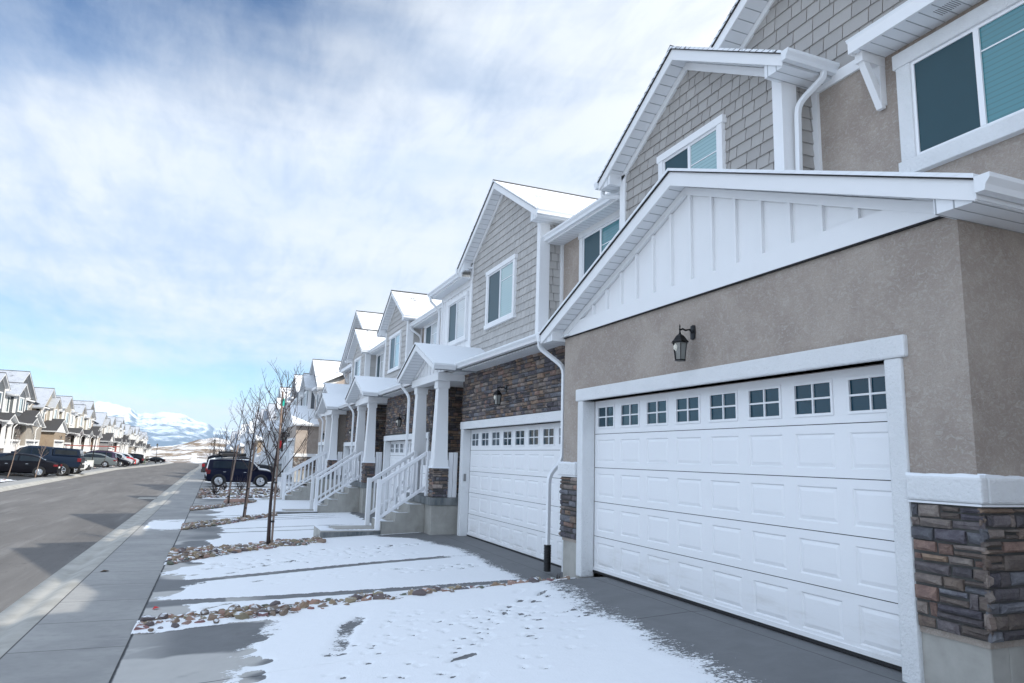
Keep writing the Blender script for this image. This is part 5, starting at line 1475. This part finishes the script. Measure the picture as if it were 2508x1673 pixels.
tree((5.0, 46.3, -.5), 3.0, .03, 33, .25, 'small bare tree against the stucco side wall beyond the last stair', GT, (.1, 0), 12, .8)
for i, (px, y, h, lb) in enumerate([(.8, 78, 4.5, 'bare tree right behind the parked suvs'), (.3, 104, 5, 'bare tree beyond the suvs, near the lamp post'), (-.2, 122, 5.5, 'hazy bare tree beyond the suvs, far down the right side'), (-.8, 140, 5, 'last bare tree visible down the right side')]):
    tree((px+bend(y)*.5, y, gz(.5, y)-.05), h, .07, 50+i, .2, lb, GT, (.1, 0), 16, .9)
GL = 'bare saplings along the far sidewalk'
for i, (x, y, h, l_, lb) in enumerate([(-12.15, 54.6, 2.9, (.55, 0), 'staked sapling leaning right at the far left, before the black sedan'), (-11.0, 56.4, 2.6, (.5, 0), 'forked sapling in front of the black sedan rear wheel'), (-11.1, 88.5, 3.6, (.5, 0), 'thin sapling in front of the grey sedan'),
        (-11.3, 104, 4.2, (.3, 0), 'thin sapling between the silver car and the red pickup'), (-11.4, 121, 4.2, (.3, 0), 'thin sapling beside the far black suv'), (-11.9, 146, 4.5, (.3, 0), 'thin sapling close to the green utility boxes'), (-12.8, 172, 4.0, (.3, 0), 'thin sapling before the far lamp post')]):
    tree((x+bend(y), y, gz(x, y)-.05), h, .035, 70+i, .5, lb, GL, l_, 9, .7, depth=2, mat='bark' if i > 1 else 'wood_stake')

# ------------------------------------------------------------------ vehicles
CARS = dict(
 sedan=dict(w=.90, st=[(-2.40, .42, .62, 0), (-2.34, .28, .90, 0), (-2.1, .22, .99, 0), (-1.75, .20, 1.02, .02), (-1.25, .19, 1.01, .27), (-.75, .18, .98, .43), (.0, .18, .95, .50), (.5, .18, .93, .45), (.85, .18, .92, .30), (1.32, .18, .90, 0), (1.8, .20, .83, 0), (2.2, .25, .70, 0), (2.38, .35, .55, 0)], wheels=(-1.42, 1.42), r=.325, win=[(-1.45, -.62, .02), (-.56, .28, .9)], side=(-1.48, 1.18)),
 suv=dict(w=.93, st=[(-2.20, .48, .75, 0), (-2.16, .36, 1.02, .12), (-2.08, .30, 1.10, .48), (-1.7, .28, 1.10, .60), (-1.0, .27, 1.09, .65), (-.2, .27, 1.07, .66), (.45, .27, 1.06, .60), (.85, .27, 1.06, .40), (1.25, .27, 1.05, .0), (1.7, .29, 1.0, 0), (2.0, .34, .88, 0), (2.12, .45, .65, 0)], wheels=(-1.32, 1.28), r=.36, side=(-1.95, 1.1)),
 jeep=dict(w=.92, st=[(-2.02, .48, .80, 0), (-1.98, .36, 1.05, .25), (-1.92, .32, 1.10, .55), (-1.5, .30, 1.11, .60), (-.9, .29, 1.10, .62), (-.1, .29, 1.09, .62), (.5, .29, 1.08, .57), (.8, .29, 1.08, .36), (1.12, .29, 1.07, .0), (1.6, .31, 1.02, 0), (1.95, .36, .92, 0), (2.08, .48, .70, 0)], wheels=(-1.28, 1.24), r=.375, side=(-1.8, .95)),
 pickup=dict(w=1.0, st=[(-2.95, .75, .95, 0), (-2.92, .65, 1.38, 0), (-2.8, .62, 1.42, 0), (-1.1, .60, 1.42, 0), (-1.05, .58, 1.42, .40), (-.98, .56, 1.42, .56), (-.3, .56, 1.41, .60), (.5, .56, 1.40, .58), (.9, .56, 1.40, .42), (1.45, .56, 1.38, .0), (2.2, .58, 1.32, 0), (2.75, .62, 1.22, 0), (2.9, .75, .95, 0)], wheels=(-1.85, 1.75), r=.44, side=(-1.0, 1.28)),
)
def vehicle(name, kind, loc, ang, paint, label, cat, rim='chrome', extra=(), sc=1.0):
    C_ = CARS[kind]; W_ = C_['w']; st = C_['st']; r = empty(name, loc, label, cat); r['_o'] = (0, 0, 0)
    def hw(x):
        k = abs(x)/max(abs(st[0][0]), abs(st[-1][0])); return W_*(1-.13*k**5)
    xs_ = [s_[0] for s_ in st]; f_ = lambda x, i: float(np.interp(x, xs_, [s_[i] for s_ in st]))
    def pt(x, f, o=0.0, sgn=1):
        b = f_(x, 2); h = f_(x, 3); w0 = hw(x)*.955; w1 = hw(x)*.955-.22*min(1, h/.45)-.02
        return (x, sgn*(w0+(w1-w0)*f+o), b+h*f+.0)
    m = MB(); ring = []; N = 12
    XS = sorted(set(xs_+[xs_[i]+(xs_[i+1]-xs_[i])*.5 for i in range(len(xs_)-1)]))
    for x in XS:
        zb, zt_, h = f_(x, 1), f_(x, 2), f_(x, 3); w_ = hw(x); R_ = []
        R_ += [(x, w_*.80, zb), (x, w_*.97, zb+.10), (x, w_, zb+(zt_-zb)*.55), (x, w_*.985, zt_-.10), (x, w_*.955, zt_-.01)]
        w1 = w_*.955-.22*min(1, h/.45)-.02
        R_ += [(x, w1+.0, zt_+h*.92), (x, w1*.86, zt_+h+.02), (x, 0, zt_+h+.045)]
        R_ += [(a, -b, c) for a, b, c in R_[-2::-1]]
        ring += R_
    n = len(ring)//len(XS)
    F = [(i*n+k, (i+1)*n+k, (i+1)*n+(k+1) % n, i*n+(k+1) % n) for i in range(len(XS)-1) for k in range(n)]
    m.poly(ring, F+[tuple(range(n)), tuple(range((len(XS)-1)*n, len(XS)*n))[::-1]])
    bo_ = m.build('body', paint, r, smooth=True)
    bo_.data.set_sharp_from_angle(angle=R(38))
    def quad_side(xa, xb, fa, fb, nm='side_window', mat='glass_car'):
        for sgn in (-1, 1):
            P = []; K = 7
            for i in range(K+1):
                x = xa+(xb-xa)*i/K; P.append(pt(x, fa, .012, sgn))
            for i in range(K+1):
                x = xb+(xa-xb)*i/K; P.append(pt(x, fb, .012, sgn))
            q = MB(); q.poly(P, [(i, i+1, 2*K-i, 2*K+1-i) for i in range(K)] if sgn < 0 else [(2*K+1-i, 2*K-i, i+1, i) for i in range(K)]); q.build(nm, mat, r)
    s0, s1 = C_['side']; mid = (s0+s1)/2+.05
    quad_side(s0+.12, mid-.04, .10, .84); quad_side(mid+.04, s1-.22, .10, .84)
    if kind in ('suv', 'jeep'): pass
    def screen(xa, xb, nm):
        P = []; K = 5
        for i in range(K+1):
            x = xa+(xb-xa)*i/K; h = f_(x, 3); w_ = (hw(x)*.955-.22*min(1, h/.45)-.08)*.96; z = f_(x, 2)+h+.032
            P += [(x, w_, z-.012), (x, w_*.5, z+.008), (x, -w_*.5, z+.008), (x, -w_, z-.012)]
        q = MB(); q.poly(P, [(i*4+j, (i+1)*4+j, (i+1)*4+j+1, i*4+j+1) for i in range(K) for j in range(3)]); q.v = [(a, b, c+.012) for a, b, c in q.v]; q.build(nm, 'glass_car', r)
    hx = [s_[0] for s_ in st if s_[3] > .30]
    screen(hx[-1]-.02 if kind != 'sedan' else hx[-1], [s_[0] for s_ in st if s_[0] > hx[-1]][0]-.08, 'windshield')
    if kind == 'sedan': screen(-1.68, -1.2, 'rear_window')
    else:
        x = st[0][0] if kind != 'pickup' else -1.08; zt_ = f_(x+.1, 2)
        q = MB(); q.poly([(x-.015+(.02 if kind != 'pickup' else 0), -W_*.68, zt_+.02), (x-.015+.02, W_*.68, zt_+.02), (x+.09, W_*.62, zt_+.42), (x+.09, -W_*.62, zt_+.42)], [(0, 3, 2, 1)]); q.build('rear_window', 'glass_car', r)
    rr = C_['r']
    for x in C_['wheels']:
        for sgn in (-1, 1):
            y = sgn*(hw(x)-.10); w2 = MB()
            w2.lathe([(rr*.62, -.115), (rr*.93, -.115), (rr, -.07), (rr, .07), (rr*.93, .115), (rr*.62, .115)], x, y, 22, rr, axis='y')
            wh = w2.build('wheel', 'rubber', r, smooth=False)
            q = MB(); oy = sgn*.118
            q.lathe([(rr*.60, -.004), (rr*.66, .004), (rr*.60, .008)], x, y+oy, 22, rr, axis='y')
            for k in range(6):
                a = 2*math.pi*k/6; ca, sa = math.cos(a), math.sin(a)
                q.tube([(x+ca*.04, y+oy+sgn*.004, rr+sa*.04), (x+ca*rr*.6, y+oy, rr+sa*rr*.6)], .028 if rim == 'chrome' else .022, 5)
            q.lathe([(.07, -.004), (.06, .012)], x, y+oy, 10, rr, axis='y')
            q.build('rim', rim, wh)
            q = MB(); q.lathe([(rr*.6, 0), (rr*.59, .003)], x, y+sgn*.10, 20, rr, axis='y'); q.build('brake_disc', 'black_plastic', wh)
            q = MB(); a0 = [math.pi*t_/14 for t_ in range(15)]
            P = [(x+math.cos(a)*rr*1.17, rr+math.sin(a)*rr*1.17) for a in a0]; P = [(P[0][0], .22)]+P+[(P[-1][0], .22)]
            q.prism(P, 'y', sgn*(hw(x)+.004), sgn*(hw(x)-.3)); q.build('wheel_arch', 'black_plastic', r)
    xb = st[0][0]; xf = st[-1][0]
    zb2 = f_(xb+.1, 2)
    for sgn in (-1, 1):
        y0 = sgn*W_*.93; y1 = sgn*W_*.62
        q = MB(); q.box(xb-.02, xb+.22, y0, y1, zb2-.30 if kind != 'sedan' else zb2-.18, zb2-.04); q.build('tail_light', 'red_plastic', r, bev=.02)
        q = MB(); zf = f_(xf-.15, 2); q.box(xf-.28, xf-.04, sgn*W_*.88, sgn*W_*.56, zf-.20, zf-.05); q.build('headlight', 'lamp_glass', r, bev=.03)
        q = MB(); q.box(s1-.10, s1+.08, sgn*(W_*.97), sgn*(W_*.97+.17), f_(s1-.2, 2)+.02, f_(s1-.2, 2)+.17); q.build('wing_mirror', paint, r, bev=.03)
        for hxx in (s0+.75, mid+.55):
            q = MB(); q.box(hxx, hxx+.16, sgn*(W_*.985), sgn*(W_*.985+.03), f_(hxx, 2)-.17, f_(hxx, 2)-.14); q.build('door_handle', 'chrome', r)
    q = MB(); q.box(xb-.05, xb+.1, -W_*.86, W_*.86, st[0][1]-.12, st[0][1]+.16); q.build('rear_bumper', 'black_plastic' if kind != 'sedan' else paint, r, bev=.03)
    q = MB(); q.box(xf-.1, xf+.05, -W_*.86, W_*.86, st[-1][1]-.12, st[-1][1]+.14); q.build('front_bumper', 'black_plastic' if kind != 'sedan' else paint, r, bev=.03)
    q = MB(); q.box(xb-.056, xb-.05, -.26, .26, st[0][1]+.17, st[0][1]+.28) if kind != 'sedan' else q.box(xb-.012, xb-.006, -.26, .26, .62, .74); q.build('licence_plate', 'white_trim', r)
    q = MB(); q.box(xf-.02, xf+.025, -W_*.5, W_*.5, st[-1][1]+.15, st[-1][1]+.28); q.build('grille', 'black_plastic', r)
    if 'canopy' in extra:
        q = MB(); q.prism([(-2.86, 1.44), (-1.10, 1.44), (-1.12, 2.02), (-2.72, 2.0)], 'y', -.86, .86); q.build('camper_shell', paint, r, bev=.06)
        for sgn in (-1, 1):
            q = MB(); q.prism([(-2.66, 1.56), (-1.26, 1.56), (-1.26, 1.88), (-2.60, 1.88)], 'y', sgn*.862, sgn*.868); q.build('shell_window', 'glass_car', r)
        q = MB(); q.poly([(-2.86, -.66, 1.52), (-2.86, .66, 1.52), (-2.765, .66, 1.92), (-2.765, -.66, 1.92)], [(0, 3, 2, 1)]); q.build('shell_hatch', 'glass_car', r)
        q = MB(); q.box(-2.98, -2.955, -.80, .80, .98, 1.40); q.build('tailgate', 'paint_charcoal', r, bev=.01)
    if 'rack' in extra:
        hr = f_(-.3, 2)+f_(-.3, 3)+.05
        q = MB()
        for sgn in (-1, 1): q.box(-1.6, .5, sgn*.62-.02, sgn*.62+.02, hr+.0, hr+.05)
        for x in (-1.2, -.2): q.box(x-.03, x+.03, -.64, .64, hr+.05, hr+.08)
        q.build('roof_rack', 'black_plastic', r)
    if 'box' in extra:
        hr = f_(-.3, 2)+f_(-.3, 3)+.13
        q = MB(); q.box(-1.3, .3, -.5, .3, hr, hr+.22); q.build('roof_box', 'black_plastic', r, bev=.06)
    if 'snow' in extra:
        q = MB(); P = []
        for i in range(9):
            x = -1.7+i*.26
            for s_ in (-.55, -.2, .2, .55): P.append((x, s_, f_(x, 2)+f_(x, 3)+.05-(.02 if abs(s_) > .4 else 0)))
        q.poly(P, [(i*4+j, (i+1)*4+j, (i+1)*4+j+1, i*4+j+1) for i in range(8) for j in range(3)]); q.build('roof_snow', 'snow_cap', r)
    r.rotation_euler = (0, 0, ang); r.scale = (sc,)*3
    return r
def VH(name, kind, xrear_or_front, y, rear_to_street, paint, label, cat, side='L', lift=0.0, sc=1.0, **k):
    C_ = CARS[kind]; L0, L1 = C_['st'][0][0]*sc, C_['st'][-1][0]*sc
    if side == 'L': ang = math.pi if rear_to_street else 0.0; cx = xrear_or_front+(L0 if rear_to_street else -L1)
    else: ang = 0.0 if rear_to_street else math.pi; cx = xrear_or_front-(L0 if rear_to_street else -L1)
    cx = cx if side == 'L' else cx
    z0 = gz(cx-1.3+bend(y)*0, y); z1 = gz(cx+1.3, y)
    o = vehicle(name, kind, (cx, y, (z0+z1)/2+.01+lift), ang, paint, label, cat, sc=sc, **k)
    sl = math.atan2(z1-z0, 2.6)
    o.rotation_euler = (0, -sl if ang == 0 else sl, ang)
    return o
VH('parked_car', 'sedan', -10.0, 58.3, True, 'paint_black', 'black sedan parked nose to the house at the far left', 'car')
VH('pickup_truck', 'pickup', -9.1, 61.3, True, 'paint_blue_grey', 'dark blue lifted pickup with a camper shell, backed to the far kerb', 'pickup', extra=('canopy',))
VH('parked_car', 'suv', -9.3, 66.0, False, 'paint_white', 'white car mostly hidden behind the camper pickup', 'car')
VH('parked_car', 'sedan', -10.3, 91.9, True, 'paint_grey', 'grey sedan with its boot to the street, left of the black hatchback', 'car')
VH('parked_car', 'suv', -10.8, 95.6, True, 'paint_plum', 'dark grey suv just behind the grey sedan', 'suv', extra=('rack',))
VH('parked_car', 'sedan', -9.6, 99.0, False, 'paint_black', 'black car facing the street, silver wheels, beside the grey sedan', 'car', lift=.05)
VH('parked_car', 'suv', -9.7, 103.5, False, 'paint_silver', 'silver suv facing the street behind the black car', 'suv')
VH('pickup_truck', 'pickup', -10.3, 111.0, False, 'paint_red', 'red pickup facing the street halfway down the far side', 'pickup', sc=.9)
VH('parked_car', 'suv', -10.3, 118.0, False, 'paint_silver', 'pale silver suv facing the street, right of the red pickup', 'suv')
VH('parked_car', 'suv', -10.6, 129.0, True, 'paint_black', 'black suv with its back to the street near the green boxes', 'suv')
VH('parked_car', 'sedan', -12.3, 212.0, True, 'paint_black', 'black sedan at the very end of the street', 'car')
VH('parked_car', 'jeep', -.40, 46.9, True, 'paint_navy', 'boxy dark navy suv parked on the right, behind the bare trees', 'suv', side='R', extra=('rack', 'snow'), sc=.93)
VH('parked_car', 'suv', -.50, 50.9, True, 'paint_white', 'white suv with red tail light, half hidden by the navy suv', 'suv', side='R', extra=('box',), sc=.95)
VH('pickup_truck', 'pickup', -.85, 57.6, True, 'paint_charcoal', 'charcoal pickup tailgate sticking out past the white suv', 'pickup', side='R', sc=.85)
VH('parked_car', 'suv', -.7, 66.5, True, 'paint_black', 'black suv with roof box beyond the charcoal pickup', 'suv', side='R', extra=('rack', 'box'))

# ------------------------------------------------------------------ street furniture
def street_lamp(x, y, h, label):
    z = gz(x, y); r = empty('street_lamp', (x, y, z), label, 'street lamp', 'black street lamps')
    m = MB(); m.lathe([(.17, 0), (.17, .12), (.13, .2), (.11, .7), (.07, .8), (.055, 1.0), (.045, h-.75), (.07, h-.72)], x, y, 10, z); m.build('pole', 'black_metal', r)
    m = MB(); m.lathe([(.07, h-.75), (.10, h-.65), (.12, h-.62)], x, y, 8, z); m.lathe([(.20, h-.2), (.22, h-.18), (.10, h-.06), (.03, h), (.015, h+.12)], x, y, 8, z)
    for k in range(4):
        a = k*math.pi/2+.4; m.tube([(x+.11*math.cos(a), y+.11*math.sin(a), z+h-.63), (x+.19*math.cos(a), y+.19*math.sin(a), z+h-.2)], .012, 4)
    m.build('lantern_frame', 'black_metal', r)
    MB().lathe([(.10, h-.62), (.17, h-.2)], x, y, 8, z).build('lantern_glass', 'lamp_glass', r)
street_lamp(-11.3+bend(178)-.0, 178, 4.4, 'black street lamp at the far end of the left houses')
street_lamp(-.45, 148, 5.0, 'black street lamp down the right side, above the parked suvs')
m = MB(); m.tube([(-10.95, 79, -.5), (-10.75, 79, 2.75)], .04, 8); o = m.build('metal_post', 'black_metal'); tag(o, 'slim black metal post leaning slightly by the far kerb', 'post')
for nm, x, y, mt_, lb in (('yard_sign', -10.6, 76.0, 'beige_metal', 'small pale green yard sign at the foot of the black post'), ('yard_sign', -10.4, 112.0, 'red_tag', 'small red and white sign by the silver suv')):
    z = zs(y); r = empty(nm, (x, y, z), lb, 'sign')
    MB().box(x-.28, x+.28, y-.01, y+.01, z+.35, z+.95).build('sign_board', mt_, r)
    MB().box(x-.17, x+.17, y-.016, y-.011, z+.45, z+.80).build('sign_panel', 'white_trim', r)
    for s_ in (-.2, .2): MB().tube([(x+s_, y+.015, z-.1), (x+s_, y+.015, z+.9)], .012, 5).build('leg', 'grey_box', r)
for i, (x, y, w_, h, lb) in enumerate([(-13.1, 151, 1.0, 1.3, 'left one of the green utility boxes beside the far lamp'), (-12.3, 155, .8, 1.0, 'smaller green utility box nearest the kerb'), (-13.4, 159, .9, 1.4, 'rear green utility box by the last sapling')]):
    z = gz(x, y); r = empty('utility_box', (x+bend(y), y, z), lb, 'utility box', 'green utility boxes'); X0 = x+bend(y)
    MB().box(X0-w_/2, X0+w_/2, y-.4, y+.4, z, z+h).build('cabinet', 'green_box', r, bev=.03)
    MB().box(X0-w_/2-.03, X0+w_/2+.03, y-.43, y+.43, z+h, z+h+.06).build('lid', 'green_box', r, bev=.02)
    MB().box(X0-w_/2-.1, X0+w_/2+.1, y-.5, y+.5, z-.1, z+.08).build('plinth', 'foundation', r)
x, y = -8.2, 325.0; r = empty('site_cabin', (x, y, -2.6), 'pale steel site cabin alone on the snowy field past the street', 'cabin')
MB().box(x-1.0, x+1.0, y-1.2, y+1.2, -2.9, .3).build('cabin_wall', 'beige_metal', r, bev=.04)
MB().box(x-1.06, x+1.06, y-1.26, y+1.26, .3, .42).build('roof', 'snow_cap', r)
MB().box(x-.05, x+.75, y-1.23, y-1.2, -2.6, -.2).build('door', 'white_metal', r)
# long rust-red ladder rack lying over the parked cars across the street
r = empty('ladder', (-13.0, 107, 1.1), 'long rust-red ladder laid level behind the roofs of the far parked cars', 'ladder')
for s_ in (-.22, .22): MB().box(-18.4, -11.8, 106.9+s_, 107.0+s_, 1.75, 1.87).build('side_rail', 'rust_beam', r)
for s_ in (-18, -12.2): MB().box(s_-.06, s_+.06, 106.6, 107.3, -.2, 1.75).build('support', 'rust_beam', r)
tg = MB(); tg.box(-3.05, -2.3, 36.0, 36.9, zs(36)-.12, zs(36)-.072); tag(tg.build('storm_drain_slab', 'foundation', bev=.02), 'pale concrete storm drain slab let into the road at the kerb', 'drain')

for o in list(COL.objects):
    if '_o' in o.keys(): del o['_o']
print('script bytes ok', len(COL.objects))
